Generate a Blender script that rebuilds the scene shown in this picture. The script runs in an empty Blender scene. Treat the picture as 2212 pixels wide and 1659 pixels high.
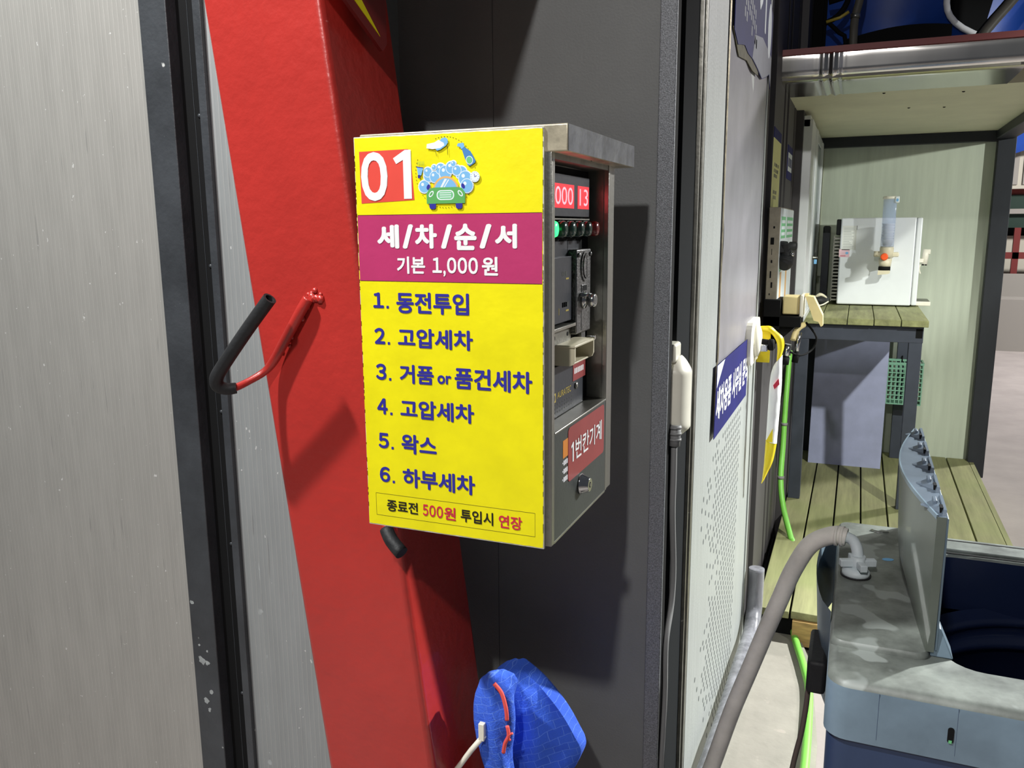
import bpy, bmesh, math, random
from mathutils import Vector, Matrix, noise

random.seed(7)
SC = bpy.context.scene
COL = SC.collection

# ------------------------------------------------------------------ camera
YAW, PITCH, ROLL, FPX = 0.39363445, -0.18585749, -0.00770996, 1788.709
cy, sy, cp, sp = math.cos(YAW), math.sin(YAW), math.cos(PITCH), math.sin(PITCH)
fwd = Vector((-sy * cp, cy * cp, sp))
rgt = Vector((cy, sy, 0))
upv = rgt.cross(fwd)
r2 = math.cos(ROLL) * rgt + math.sin(ROLL) * upv
u2 = -math.sin(ROLL) * rgt + math.cos(ROLL) * upv
cam = bpy.data.cameras.new('camera')
cam.sensor_fit = 'HORIZONTAL'
cam.sensor_width = 36.0
cam.lens = FPX / 2212.0 * 36.0
cam.clip_start = 0.02
cam_o = bpy.data.objects.new('camera', cam)
COL.objects.link(cam_o)
cam_o.matrix_world = Matrix(((r2.x, u2.x, -fwd.x, 0), (r2.y, u2.y, -fwd.y, 0), (r2.z, u2.z, -fwd.z, 1.5), (0, 0, 0, 1)))
SC.camera = cam_o

# ------------------------------------------------------------------ world, lights, exposure
SC.view_settings.view_transform = 'Standard'
SC.view_settings.look = 'None'
SC.view_settings.gamma = 1.0
SC.view_settings.use_curve_mapping = False
SC.view_settings.exposure = 0.0
w = bpy.data.worlds.new('night')
SC.world = w
w.use_nodes = True
w.node_tree.nodes['Background'].inputs[0].default_value = (0.80, 0.86, 1.0, 1)
w.node_tree.nodes['Background'].inputs[1].default_value = 0.07


def area(name, loc, target, size, watts, col=(1, 1, 1)):
    d = bpy.data.lights.new(name, 'AREA')
    d.shape = 'SQUARE'
    d.size = size
    d.energy = watts
    d.color = col
    o = bpy.data.objects.new(name, d)
    COL.objects.link(o)
    o.location = loc
    o.rotation_euler = (Vector(target) - Vector(loc)).to_track_quat('-Z', 'Y').to_euler()
    return o


def spot(name, loc, target, radius, watts, angle, blend, col=(1, 1, 1)):
    d = bpy.data.lights.new(name, 'SPOT')
    d.shadow_soft_size = radius
    d.energy = watts
    d.spot_size = math.radians(angle)
    d.spot_blend = blend
    d.color = col
    o = bpy.data.objects.new(name, d)
    COL.objects.link(o)
    o.location = loc
    o.rotation_euler = (Vector(target) - Vector(loc)).to_track_quat('-Z', 'Y').to_euler()
    return o


area('bay_lamp_front', (-0.20, -0.85, 2.9), (-0.4, 1.0, 1.3), 0.09, 31, (1.0, 0.97, 0.94))
area('bay_lamp_side', (-1.69, -0.09, 3.76), (-0.8, 1.0, 1.2), 0.11, 120, (0.98, 1.0, 0.98))
spot('alcove_floodlight', (1.70, 1.30, 2.90), (0.08, 4.55, 0.10), 0.05, 520, 44, 0.8, (0.98, 1.0, 0.90))
spot('side_floodlight', (3.6, 2.1, 2.35), (0.12, 5.2, 1.72), 0.05, 460, 27, 0.55, (0.97, 1.0, 0.94))
spot('yard_floodlight', (2.3, 4.0, 3.0), (0.0, 1.85, 0.05), 0.06, 1500, 54, 1.0, (0.97, 1.0, 0.97))
area('yard_lamp', (5.0, 9.0, 4.5), (2.5, 9.0, 0.0), 0.6, 620, (1.0, 0.97, 0.95))

# ------------------------------------------------------------------ materials
def lin(c):
    out = []
    for v in c[:3]:
        v = v / 255.0
        out.append(v / 12.92 if v <= 0.04045 else ((v + 0.055) / 1.055) ** 2.4)
    return (out[0], out[1], out[2], 1.0)


class NT:
    def __init__(self, m):
        self.t = m.node_tree
        self.b = self.t.nodes['Principled BSDF']

    def n(self, typ, **kw):
        nd = self.t.nodes.new(typ)
        for k, v in kw.items():
            if k.startswith('i_'):
                key = k[2:]
                key = int(key) if key.isdigit() else key
                nd.inputs[key].default_value = v
            else:
                setattr(nd, k, v)
        return nd

    def l(self, a, b):
        self.t.links.new(a, b)

    def math(self, op, a, b=None):
        nd = self.n('ShaderNodeMath', operation=op)
        for i, v in enumerate((a, b)):
            if v is None:
                continue
            if isinstance(v, (int, float)):
                nd.inputs[i].default_value = v
            else:
                self.l(v, nd.inputs[i])
        return nd.outputs[0]

    def ramp(self, src, stops):
        nd = self.n('ShaderNodeValToRGB')
        el = nd.color_ramp.elements
        while len(el) < len(stops):
            el.new(0.5)
        for e, (p, c) in zip(el, stops):
            e.position = p
            e.color = c
        self.l(src, nd.inputs[0])
        return nd.outputs[0]

    def noise(self, scale, detail=3.0, stretch=None, rough=0.5):
        tc = self.n('ShaderNodeTexCoord')
        src = tc.outputs['Object']
        if stretch:
            mp = self.n('ShaderNodeMapping')
            mp.inputs['Scale'].default_value = stretch
            self.l(src, mp.inputs[0])
            src = mp.outputs[0]
        nd = self.n('ShaderNodeTexNoise')
        nd.inputs['Scale'].default_value = scale
        nd.inputs['Detail'].default_value = detail
        nd.inputs['Roughness'].default_value = rough
        self.l(src, nd.inputs['Vector'])
        return nd.outputs[0]

    def mix(self, f, a, b):
        nd = self.n('ShaderNodeMix', data_type='RGBA')
        if isinstance(f, (int, float)):
            nd.inputs[0].default_value = f
        else:
            self.l(f, nd.inputs[0])
        for i, v in ((6, a), (7, b)):
            if isinstance(v, tuple):
                nd.inputs[i].default_value = v
            else:
                self.l(v, nd.inputs[i])
        return nd.outputs[2]


def mat(name, col, rough=0.5, metal=0.0, var=0.0, vscale=12.0, stretch=None, bump=0.0, bscale=120.0,
        bstretch=None, speck=None, emit=0.0, coat=0.0, spec=0.5, trans=0.0, alpha=1.0):
    m = bpy.data.materials.new(name)
    m.use_nodes = True
    t = NT(m)
    base = lin(col)
    t.b.inputs['Roughness'].default_value = rough
    t.b.inputs['Metallic'].default_value = metal
    t.b.inputs['Specular IOR Level'].default_value = spec
    t.b.inputs['Coat Weight'].default_value = coat
    t.b.inputs['Transmission Weight'].default_value = trans
    t.b.inputs['Alpha'].default_value = alpha
    t.b.inputs['Base Color'].default_value = base
    out = None
    if var > 0:
        nz = t.noise(vscale, 5.0, stretch, 0.6)
        dark = tuple(max(0, c * (1 - var)) for c in base[:3]) + (1,)
        lite = tuple(min(1, c * (1 + var)) for c in base[:3]) + (1,)
        out = t.ramp(nz, [(0.32, dark), (0.68, lite)])
    if speck:
        scol, sscale, thr = speck
        nz = t.noise(sscale, 2.0)
        f = t.ramp(nz, [(thr, (0, 0, 0, 1)), (min(1, thr + 0.03), (1, 1, 1, 1))])
        out = t.mix(f, out if out is not None else base, lin(scol))
    if out is not None:
        t.l(out, t.b.inputs['Base Color'])
    if bump > 0:
        nz = t.noise(bscale, 3.0, bstretch)
        bp = t.n('ShaderNodeBump')
        bp.inputs['Strength'].default_value = bump
        bp.inputs['Distance'].default_value = 0.004
        t.l(nz, bp.inputs['Height'])
        t.l(bp.outputs[0], t.b.inputs['Normal'])
    if emit > 0:
        t.b.inputs['Emission Color'].default_value = base
        t.b.inputs['Emission Strength'].default_value = emit
    return m


def ribbed_metal(name, col, pitch, metal, rough):
    m = mat(name, col, rough, metal)
    t = NT(m)
    tc = t.n('ShaderNodeTexCoord')
    sx = t.n('ShaderNodeSeparateXYZ')
    t.l(tc.outputs['Object'], sx.inputs[0])
    fr = t.math('FRACT', t.math('DIVIDE', sx.outputs[0], pitch))
    ridge = t.ramp(fr, [(0.0, (0, 0, 0, 1)), (0.86, (0.1, 0.1, 0.1, 1)), (0.93, (1, 1, 1, 1)), (0.97, (0, 0, 0, 1))])
    base = lin(col)
    n1 = t.noise(9.0, 6.0, (3.0, 1.0, 0.55), 0.65)
    c1 = t.ramp(n1, [(0.3, tuple(c * 0.92 for c in base[:3]) + (1,)), (0.7, tuple(min(1, c * 1.07) for c in base[:3]) + (1,))])
    n3 = t.noise(26.0, 4.0, (1.0, 1.0, 0.10), 0.6)
    c1 = t.mix(t.ramp(n3, [(0.62, (0, 0, 0, 1)), (0.85, (0.14, 0.14, 0.14, 1))]), c1, lin((225, 222, 214)))
    tcs = t.n('ShaderNodeTexCoord')
    mps = t.n('ShaderNodeMapping')
    mps.inputs['Rotation'].default_value = (0, math.radians(-38), 0)
    mps.inputs['Scale'].default_value = (34.0, 1.0, 2.2)
    t.l(tcs.outputs['Object'], mps.inputs[0])
    ns = t.n('ShaderNodeTexNoise')
    ns.inputs['Scale'].default_value = 3.0
    ns.inputs['Detail'].default_value = 4.0
    t.l(mps.outputs[0], ns.inputs['Vector'])
    c1 = t.mix(t.ramp(ns.outputs[0], [(0.66, (0, 0, 0, 1)), (0.72, (0.35, 0.35, 0.35, 1))]), c1, lin((112, 112, 112)))
    c2 = t.mix(t.math('MULTIPLY', ridge, 0.50), c1, lin((232, 230, 224)))
    n2 = t.noise(95.0, 2.0, (1.0, 1.0, 0.8))
    sp_ = t.ramp(n2, [(0.745, (0, 0, 0, 1)), (0.77, (1, 1, 1, 1))])
    c3 = t.mix(t.math('MULTIPLY', sp_, 0.7), c2, lin((240, 240, 238)))
    t.l(c3, t.b.inputs['Base Color'])
    bp = t.n('ShaderNodeBump')
    bp.inputs['Strength'].default_value = 0.45
    bp.inputs['Distance'].default_value = 0.001
    t.l(ridge, bp.inputs['Height'])
    t.l(bp.outputs[0], t.b.inputs['Normal'])
    return m


def wood(name, col, axis_stretch, dark=0.35):
    m = mat(name, col, 0.75)
    t = NT(m)
    base = lin(col)
    n1 = t.noise(6.0, 6.0, axis_stretch, 0.65)
    c1 = t.ramp(n1, [(0.28, tuple(c * (1 - dark) for c in base[:3]) + (1,)), (0.72, tuple(min(1, c * (1 + dark * 0.6)) for c in base[:3]) + (1,))])
    n2 = t.noise(3.0, 3.0)
    c2 = t.mix(t.ramp(n2, [(0.45, (0, 0, 0, 1)), (0.7, (0.45, 0.45, 0.45, 1))]), c1, lin((128, 140, 82)))
    t.l(c2, t.b.inputs['Base Color'])
    bp = t.n('ShaderNodeBump')
    bp.inputs['Strength'].default_value = 0.3
    bp.inputs['Distance'].default_value = 0.003
    t.l(n1, bp.inputs['Height'])
    t.l(bp.outputs[0], t.b.inputs['Normal'])
    return m


M = {}
M['alu'] = ribbed_metal('ribbed_aluminium', (172, 170, 165), 0.0118, 0.35, 0.48)
M['alu_shaded'] = ribbed_metal('post_shaded_aluminium', (158, 162, 163), 0.0118, 0.35, 0.50)  # darker, bluer copy of the aluminium: the post's shadow put into the colour
M['channel'] = mat('charcoal_paint', (58, 61, 65), 0.42, 0.0, 0.25, 8, None, 0.25, 90, None, ((190, 192, 190), 30, 0.74))
M['chip'] = mat('chipped_pale_paint', (160, 164, 164), 0.7, 0, 0.2, 60)
M['black'] = mat('matt_black', (20, 20, 21), 0.8, spec=0.15)
M['jamb'] = mat('dark_jamb', (34, 36, 38), 0.9, spec=0.08)
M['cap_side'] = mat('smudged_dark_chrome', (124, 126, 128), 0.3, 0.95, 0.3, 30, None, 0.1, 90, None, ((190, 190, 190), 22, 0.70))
M['rubber'] = mat('black_rubber', (30, 31, 33), 0.62, 0, 0.2, 60, None, 0.15, 200)
M['red'] = mat('red_gloss_paint', (178, 48, 42), 0.33, 0.0, 0.07, 6, None, 0.30, 55, None, ((228, 150, 140), 60, 0.80), 0, 0.25)
M['wall'] = mat('charcoal_wall_sheet', (112, 114, 114), 0.62, 0.0, 0.08, 5, None, 0.18, 260, None, ((160, 160, 160), 45, 0.80))
M['trim'] = mat('speckled_trim', (122, 125, 130), 0.5, 0.25, 0.45, 450, None, 0.3, 500)
M['steel'] = mat('brushed_steel', (158, 157, 150), 0.34, 0.9, 0.12, 30, (1, 1, 0.15), 0.1, 160)
M['steel_dull'] = mat('dull_steel', (134, 133, 126), 0.42, 0.85, 0.22, 24, None, 0.12, 120, None, ((215, 213, 205), 40, 0.72))
M['steel_bright'] = mat('worn_bright_steel', (200, 190, 166), 0.36, 0.6, 0.25, 40, None, 0.1, 90)
M['chrome'] = mat('chrome', (205, 206, 206), 0.14, 1.0)
M['cast'] = mat('cast_metal', (122, 122, 122), 0.36, 0.9, 0.25, 120, None, 0.3, 260)
M['board_edge'] = mat('white_board_edge', (206, 204, 190), 0.6, 0, 0.25, 90)
M['yellow'] = mat('yellow_vinyl', (240, 228, 10), 0.42, 0, 0.06, 14, None, 0.10, 70, None, ((225, 205, 40), 34, 0.76))
M['magenta'] = mat('magenta_vinyl', (184, 52, 104), 0.45, 0, 0.05, 14, None, 0.08, 70)
M['white_ink'] = mat('white_ink', (240, 240, 240), 0.5)
M['blue_ink'] = mat('navy_ink', (46, 44, 150), 0.5)
M['black_ink'] = mat('black_ink', (32, 30, 20), 0.5)
M['red_ink'] = mat('red_ink', (206, 40, 70), 0.5)
M['coral'] = mat('coral_vinyl', (224, 74, 62), 0.5, 0, 0.04, 20)
M['dull_red'] = mat('dull_red_sticker', (150, 58, 58), 0.45, 0, 0.08, 20)
M['wine'] = mat('wine_vinyl', (120, 34, 34), 0.5, 0, 0.1, 20)
M['panel_dark'] = mat('dark_instrument_panel', (50, 54, 62), 0.4, 0.2, 0.12, 30, None, 0.05)
M['panel_gray'] = mat('grey_cover_sheet', (72, 76, 74), 0.45, 0.4, 0.10, 20, None, 0.08, 200)
M['gold'] = mat('gold_ink', (190, 168, 70), 0.4)
M['led_back'] = mat('red_led_window', (225, 24, 40), 0.4, emit=1.1)
M['led_digit'] = mat('red_led_digit', (255, 120, 130), 0.4, emit=2.6)
M['green_on'] = mat('lit_green_lens', (50, 255, 120), 0.3, emit=2.2)
M['green_off'] = mat('dark_green_lens', (34, 62, 54), 0.22, coat=0.4)
M['red_lens'] = mat('dark_red_lens', (120, 32, 32), 0.22, coat=0.4)
M['beige'] = mat('beige_plastic', (214, 206, 180), 0.42, 0, 0.05, 20)
M['cream'] = mat('cream_plastic', (232, 214, 156), 0.42, 0, 0.05, 20)
M['offwhite'] = mat('offwhite_plastic', (236, 232, 216), 0.38, 0, 0.04, 20)
M['cable'] = mat('grey_cable', (134, 134, 134), 0.55)
M['door'] = mat('pale_painted_door', (164, 168, 165), 0.5, 0.1, 0.07, 14, (1, 4, 0.5), 0.12, 160)
M['film'] = mat('grey_violet_film', (142, 139, 146), 0.34, 0, 0.12, 7, (1, 1, 0.5), 0.25, 16)
M['hole'] = mat('perforation_dark', (92, 97, 96), 0.8)
M['navy'] = mat('navy_sign_vinyl', (27, 28, 98), 0.65, 0, 0.12, 9, spec=0.15)
M['navy_pale'] = mat('faded_sign_vinyl', (92, 96, 112), 0.45, 0, 0.2, 9)
M['dirty'] = mat('peeled_adhesive', (96, 90, 66), 0.8, 0, 0.35, 40)
M['darkwall'] = mat('dark_brown_grey_sheet', (64, 61, 63), 0.6, 0.0, 0.10, 8, (1, 1, 0.3))
M['window_white'] = mat('white_window_profile', (222, 226, 228), 0.35, 0.1, 0.04, 10)
M['frost'] = mat('frosted_glass', (150, 158, 162), 0.35, 0, 0.06, 8)
M['yellow_paper'] = mat('pale_yellow_notice', (240, 240, 156), 0.6)
M['cabinet_white'] = mat('white_notice_panel', (226, 234, 238), 0.45, 0, 0.04, 14)
M['cabinet_beige'] = mat('beige_cabinet_side', (152, 144, 126), 0.5, 0, 0.15, 30)
M['mint'] = mat('green_notice', (110, 190, 130), 0.5)
M['amber'] = mat('amber_print', (240, 200, 110), 0.5)
M['bag_yellow'] = mat('yellow_plastic_film', (255, 226, 40), 0.35, 0, 0.08, 20, None, 0.25, 30)
M['bag_white'] = mat('white_plastic_film', (250, 251, 252), 0.35, 0, 0.05, 20, None, 0.3, 30)
M['wall_cream'] = mat('pale_green_panel', (196, 204, 186), 0.6, 0, 0.07, 5, (6, 1, 0.4), 0.05, 120)
M['soffit'] = mat('cream_soffit', (206, 206, 178), 0.65, 0, 0.06, 5, None, 0.04, 120)
M['beam'] = mat('black_steel_beam', (40, 43, 49), 0.5, 0.2, 0.15, 12, (1, 1, 0.4))
M['beam_blue'] = mat('slate_blue_steel', (66, 71, 84), 0.5, 0.2, 0.12, 12)
M['deck'] = wood('weathered_deck', (146, 146, 104), (5, 0.35, 5))
M['table'] = wood('mossy_plank', (148, 150, 104), (5, 0.5, 5), 0.45)
M['timber'] = mat('raw_timber', (180, 146, 92), 0.7, 0, 0.25, 14, (1, 8, 8))
M['board'] = mat('blue_grey_board', (162, 167, 200), 0.55, 0, 0.10, 8)
M['basket'] = mat('teal_green_plastic', (128, 178, 154), 0.45, 0, 0.06, 20)
M['white_shell'] = mat('white_appliance', (232, 236, 240), 0.35, 0, 0.02, 10)
M['paper'] = mat('taped_paper', (224, 226, 222), 0.7)
M['pink_paper'] = mat('pink_paper', (232, 196, 206), 0.7)
M['grey_ink'] = mat('grey_print', (168, 172, 172), 0.7)
M['sky_ink'] = mat('light_blue_print', (120, 180, 226), 0.6)
M['clear'] = mat('clear_blue_tube', (186, 208, 248), 0.08, 0, trans=0.0, alpha=0.34, spec=0.5)
M['orange_dull'] = mat('dull_orange_print', (214, 130, 40), 0.5)
M['orange'] = mat('orange_plastic', (246, 92, 30), 0.4)
M['cup'] = mat('white_paper_cup', (236, 236, 240), 0.6)
M['wm_top'] = mat('slate_plastic_dusty', (112, 117, 112), 0.45, 0, 0.45, 16, None, 0.06, 80, None, ((146, 152, 148), 14, 0.60))
M['wm_side'] = mat('slate_blue_plastic', (112, 130, 144), 0.40, 0, 0.20, 9)
M['wm_body'] = mat('navy_painted_steel', (52, 68, 100), 0.4, 0.1, 0.10, 6)
M['wm_tub'] = mat('dark_navy_tub', (22, 31, 56), 0.25, 0.0, 0.10, 6)
M['wm_lid'] = mat('smoky_lid_plastic', (94, 100, 92), 0.3, 0, 0.20, 6)
M['wm_lip'] = mat('slate_lid_lip', (96, 108, 122), 0.4, 0, 0.15, 16)
M['connector'] = mat('pale_blue_grey_plastic', (214, 224, 228), 0.45, 0, 0.08, 20)
M['hose_grey'] = mat('grey_rubber_hose', (226, 222, 214), 0.55, 0, 0.15, 14, None, 0.1, 60)
M['hose_green'] = mat('lime_green_hose', (128, 206, 84), 0.45)
M['clear_wrap'] = mat('dusty_clear_wrap', (128, 128, 134), 0.2, 0, 0.35, 10, (3, 3, 0.5), 0.4, 20)
M['brown'] = mat('brown_cable', (104, 92, 84), 0.55)
M['slab'] = mat('pale_concrete', (156, 151, 141), 0.85, 0, 0.12, 7, None, 0.25, 60, None, ((168, 160, 150), 20, 0.70))
M['ground'] = mat('yard_concrete', (160, 152, 148), 0.85, 0, 0.10, 3, None, 0.2, 40)
M['cloth'] = mat('blue_microfibre', (52, 92, 204), 0.9, 0, 0.16, 14, None, 0.35, 320)
t = NT(M['cloth'])
wv = t.n('ShaderNodeTexBrick')
wv.inputs['Scale'].default_value = 1.0
wv.inputs['Mortar Size'].default_value = 0.0005
wv.inputs['Mortar Smooth'].default_value = 0.6
wv.inputs['Brick Width'].default_value = 0.022
wv.inputs['Row Height'].default_value = 0.013
wv.inputs['Color1'].default_value = lin((50, 92, 210))
wv.inputs['Color2'].default_value = lin((56, 100, 218))
wv.inputs['Mortar'].default_value = lin((96, 136, 232))
tc_ = t.n('ShaderNodeTexCoord')
nz_ = t.n('ShaderNodeTexNoise')
nz_.inputs['Scale'].default_value = 18.0
mx_ = t.n('ShaderNodeVectorMath', operation='MULTIPLY_ADD')
mx_.inputs[1].default_value = (0.018, 0.018, 0.018)
t.l(tc_.outputs['Object'], nz_.inputs['Vector'])
t.l(nz_.outputs['Color'], mx_.inputs[0])
t.l(tc_.outputs['Object'], mx_.inputs[2])
mp_ = t.n('ShaderNodeMapping')
mp_.inputs['Rotation'].default_value = (math.radians(90), 0, math.radians(20))
t.l(mx_.outputs[0], mp_.inputs[0])
t.l(mp_.outputs[0], wv.inputs['Vector'])
t.l(wv.outputs['Color'], t.b.inputs['Base Color'])
M['cord'] = mat('red_cord', (226, 84, 78), 0.7)
M['tarp'] = mat('blue_vinyl_tarp', (16, 66, 158), 0.45, 0, 0.15, 5, None, 0.2, 12)
M['pipe'] = mat('grey_pipe', (96, 92, 84), 0.5, 0, 0.1, 20)
M['red_strip'] = mat('red_edge_strip', (112, 32, 32), 0.5)
M['fascia'] = mat('polished_flashing', (200, 198, 194), 0.18, 1.0, 0.08, 4, (3, 1, 0.3), 0.10, 3)
M['far_white'] = mat('far_pale_siding', (186, 182, 168), 0.7)
M['far_green'] = mat('far_dark_green', (22, 48, 38), 0.6)
M['far_red'] = mat('far_dark_red', (110, 36, 34), 0.6)
M['far_grey'] = mat('far_grey_panel', (150, 146, 140), 0.7)


# ------------------------------------------------------------------ mesh helpers
class MB:
    def __init__(self):
        self.bm = bmesh.new()
        self.mats = []
        self.mi = 0
        self.smooth = False

    def m(self, key):
        mm = M[key]
        if mm not in self.mats:
            self.mats.append(mm)
        self.mi = self.mats.index(mm)
        return self

    def _tag(self, faces, smooth=None):
        for f in faces:
            f.material_index = self.mi
            f.smooth = self.smooth if smooth is None else smooth

    def box(self, x0, x1, y0, y1, z0, z1, b=0.0, seg=2):
        r = bmesh.ops.create_cube(self.bm, size=1.0)
        vs = r['verts']
        for v in vs:
            v.co = Vector((x0 + (v.co.x + .5) * (x1 - x0), y0 + (v.co.y + .5) * (y1 - y0), z0 + (v.co.z + .5) * (z1 - z0)))
        fs = list({f for v in vs for f in v.link_faces})
        self._tag(fs)
        if b > 0:
            es = list({e for v in vs for e in v.link_edges})
            r = bmesh.ops.bevel(self.bm, geom=es, offset=b, segments=seg, profile=0.5, affect='EDGES', clamp_overlap=True)
            self._tag(r['faces'], True)
        return self

    def hexa(self, pts, b=0.0, seg=3):
        """8 points: bottom 4 (ccw) then top 4"""
        vs = [self.bm.verts.new(p) for p in pts]
        q = [(0, 3, 2, 1), (4, 5, 6, 7), (0, 1, 5, 4), (1, 2, 6, 5), (2, 3, 7, 6), (3, 0, 4, 7)]
        fs = [self.bm.faces.new([vs[i] for i in f]) for f in q]
        self._tag(fs)
        if b > 0:
            es = list({e for f in fs for e in f.edges})
            r = bmesh.ops.bevel(self.bm, geom=es, offset=b, segments=seg, profile=0.5, affect='EDGES', clamp_overlap=True)
            self._tag(r['faces'], True)
        return self

    def prism(self, poly, o, U, V, N, depth):
        """extrude a 2D polygon lying in plane (o,U,V) along N by depth"""
        o, U, V, N = Vector(o), Vector(U), Vector(V), Vector(N)
        a = [self.bm.verts.new(o + U * p[0] + V * p[1]) for p in poly]
        c = [self.bm.verts.new(o + U * p[0] + V * p[1] + N * depth) for p in poly]
        fs = [self.bm.faces.new(a[::-1]), self.bm.faces.new(c)]
        n = len(poly)
        for i in range(n):
            fs.append(self.bm.faces.new((a[i], a[(i + 1) % n], c[(i + 1) % n], c[i])))
        self._tag(fs)
        return self

    def tube(self, pts, r, seg=12, caps=True, smooth=True, sub=0):
        pts = [Vector(p) for p in pts]
        if sub:
            pts = spline(pts, sub)
        n = len(pts)
        rr = r if isinstance(r, (list, tuple)) else None
        tang = []
        for i in range(n):
            d = pts[min(i + 1, n - 1)] - pts[max(i - 1, 0)]
            tang.append(d.normalized())
        ref = Vector((0, 0, 1)) if abs(tang[0].z) < 0.9 else Vector((1, 0, 0))
        nrm = (ref - tang[0] * ref.dot(tang[0])).normalized()
        rings = []
        for i in range(n):
            nrm = (nrm - tang[i] * nrm.dot(tang[i])).normalized()
            bi = tang[i].cross(nrm)
            if rr:
                k = i / max(1, n - 1) * (len(rr) - 1)
                j = min(int(k), len(rr) - 2)
                ri = rr[j] + (rr[j + 1] - rr[j]) * (k - j)
            else:
                ri = r
            rings.append([self.bm.verts.new(pts[i] + (nrm * math.cos(2 * math.pi * k / seg) + bi * math.sin(2 * math.pi * k / seg)) * ri) for k in range(seg)])
        fs = []
        for i in range(n - 1):
            for k in range(seg):
                fs.append(self.bm.faces.new((rings[i][k], rings[i][(k + 1) % seg], rings[i + 1][(k + 1) % seg], rings[i + 1][k])))
        self._tag(fs, smooth)
        if caps:
            self._tag([self.bm.faces.new(rings[0][::-1]), self.bm.faces.new(rings[-1])], False)
        return self

    def lathe(self, prof, o, axis='Z', seg=24, smooth=True):
        """prof: list of (r, h) along axis; closed with caps when r>0 at the ends"""
        o = Vector(o)
        ax = {'X': Vector((1, 0, 0)), 'Y': Vector((0, 1, 0)), 'Z': Vector((0, 0, 1)), '-Y': Vector((0, -1, 0))}[axis]
        u = Vector((0, 0, 1)) if axis != 'Z' else Vector((1, 0, 0))
        v = ax.cross(u)
        rings = []
        for r, h in prof:
            rings.append([self.bm.verts.new(o + ax * h + (u * math.cos(2 * math.pi * k / seg) + v * math.sin(2 * math.pi * k / seg)) * max(r, 1e-5)) for k in range(seg)])
        fs = []
        for i in range(len(prof) - 1):
            for k in range(seg):
                fs.append(self.bm.faces.new((rings[i][k], rings[i][(k + 1) % seg], rings[i + 1][(k + 1) % seg], rings[i + 1][k])))
        self._tag(fs, smooth)
        self._tag([self.bm.faces.new(rings[0][::-1]), self.bm.faces.new(rings[-1])], False)
        return self

    def grid(self, nu, nv, fn, smooth=True, wrap=False):
        vs = [[self.bm.verts.new(fn(i / (nu - (0 if wrap else 1)), j / (nv - 1))) for j in range(nv)] for i in range(nu)]
        fs = []
        for i in range(nu if wrap else nu - 1):
            for j in range(nv - 1):
                fs.append(self.bm.faces.new((vs[i][j], vs[(i + 1) % nu][j], vs[(i + 1) % nu][j + 1], vs[i][j + 1])))
        self._tag(fs, smooth)
        return self

    def ngon(self, pts):
        self._tag([self.bm.faces.new([self.bm.verts.new(p) for p in pts])])
        return self

    def build(self, name, parent=None, loc=None, **props):
        bmesh.ops.recalc_face_normals(self.bm, faces=self.bm.faces[:])
        me = bpy.data.meshes.new(name)
        off = Vector((0, 0, 0))
        if parent is not None:
            off = wloc(parent)
        elif loc is not None:
            off = Vector(loc)
        for v in self.bm.verts:
            v.co -= off
        if parent is None:
            pass
        self.bm.to_mesh(me)
        self.bm.free()
        for mm in self.mats:
            me.materials.append(mm)
        o = bpy.data.objects.new(name, me)
        COL.objects.link(o)
        if parent is not None:
            o.parent = parent
        elif loc is not None:
            o.location = off
        for k, v in props.items():
            o[k] = v
        return o


def spline(pts, sub):
    out = []
    n = len(pts)
    for i in range(n - 1):
        p0, p1, p2, p3 = pts[max(i - 1, 0)], pts[i], pts[i + 1], pts[min(i + 2, n - 1)]
        for k in range(sub):
            t = k / sub
            out.append(0.5 * ((2 * p1) + (p2 - p0) * t + (2 * p0 - 5 * p1 + 4 * p2 - p3) * t * t + (3 * p1 - p0 - 3 * p2 + p3) * t ** 3))
    out.append(pts[-1])
    return out


def wloc(o):
    v = Vector((0, 0, 0))
    while o is not None:
        v += o.location
        o = o.parent
    return v


def thing(name, loc, label, cat, group=None):
    o = bpy.data.objects.new(name, None)
    COL.objects.link(o)
    o.empty_display_size = 0.05
    o.location = loc
    o['label'] = label
    o['category'] = cat
    if group:
        o['group'] = group
    return o


def tag(o, label, cat, group=None):
    o['label'] = label
    o['category'] = cat
    if group:
        o['group'] = group
    return o


def struct(mb, name):
    return mb.build(name, kind='structure')


def dup(root, name_loc):
    """copy of a thing with copies of its parts and sub-parts"""
    r = root.copy()
    COL.objects.link(r)
    r.location = name_loc
    for ch in list(root.children):
        c = ch.copy()
        COL.objects.link(c)
        c.parent = r
        for g in ch.children:
            d = g.copy()
            COL.objects.link(d)
            d.parent = c
    return r


FRONT = ((1, 0, 0), (0, 0, 1), (0, -1, 0))   # faces the camera side (-Y)
SIDE = ((0, 1, 0), (0, 0, 1), (1, 0, 0))     # faces +X


def glyph_mesh(body):
    cu = bpy.data.curves.new('txt', 'FONT')
    cu.body = body
    cu.resolution_u = 4
    to = bpy.data.objects.new('txt', cu)
    COL.objects.link(to)
    bpy.context.view_layer.update()
    dg = bpy.context.evaluated_depsgraph_get()
    me = bpy.data.meshes.new_from_object(to.evaluated_get(dg))
    vs = [(v.co.x, v.co.y) for v in me.vertices]
    fs = [tuple(p.vertices) for p in me.polygons]
    bpy.data.objects.remove(to)
    bpy.data.curves.remove(cu)
    bpy.data.meshes.remove(me)
    return vs, fs


FLAG_ONE = [(0.20, 0.0), (0.36, 0.0), (0.36, 1.0), (0.24, 1.0), (0.0, 0.84), (0.06, 0.72), (0.20, 0.80)]


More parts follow.
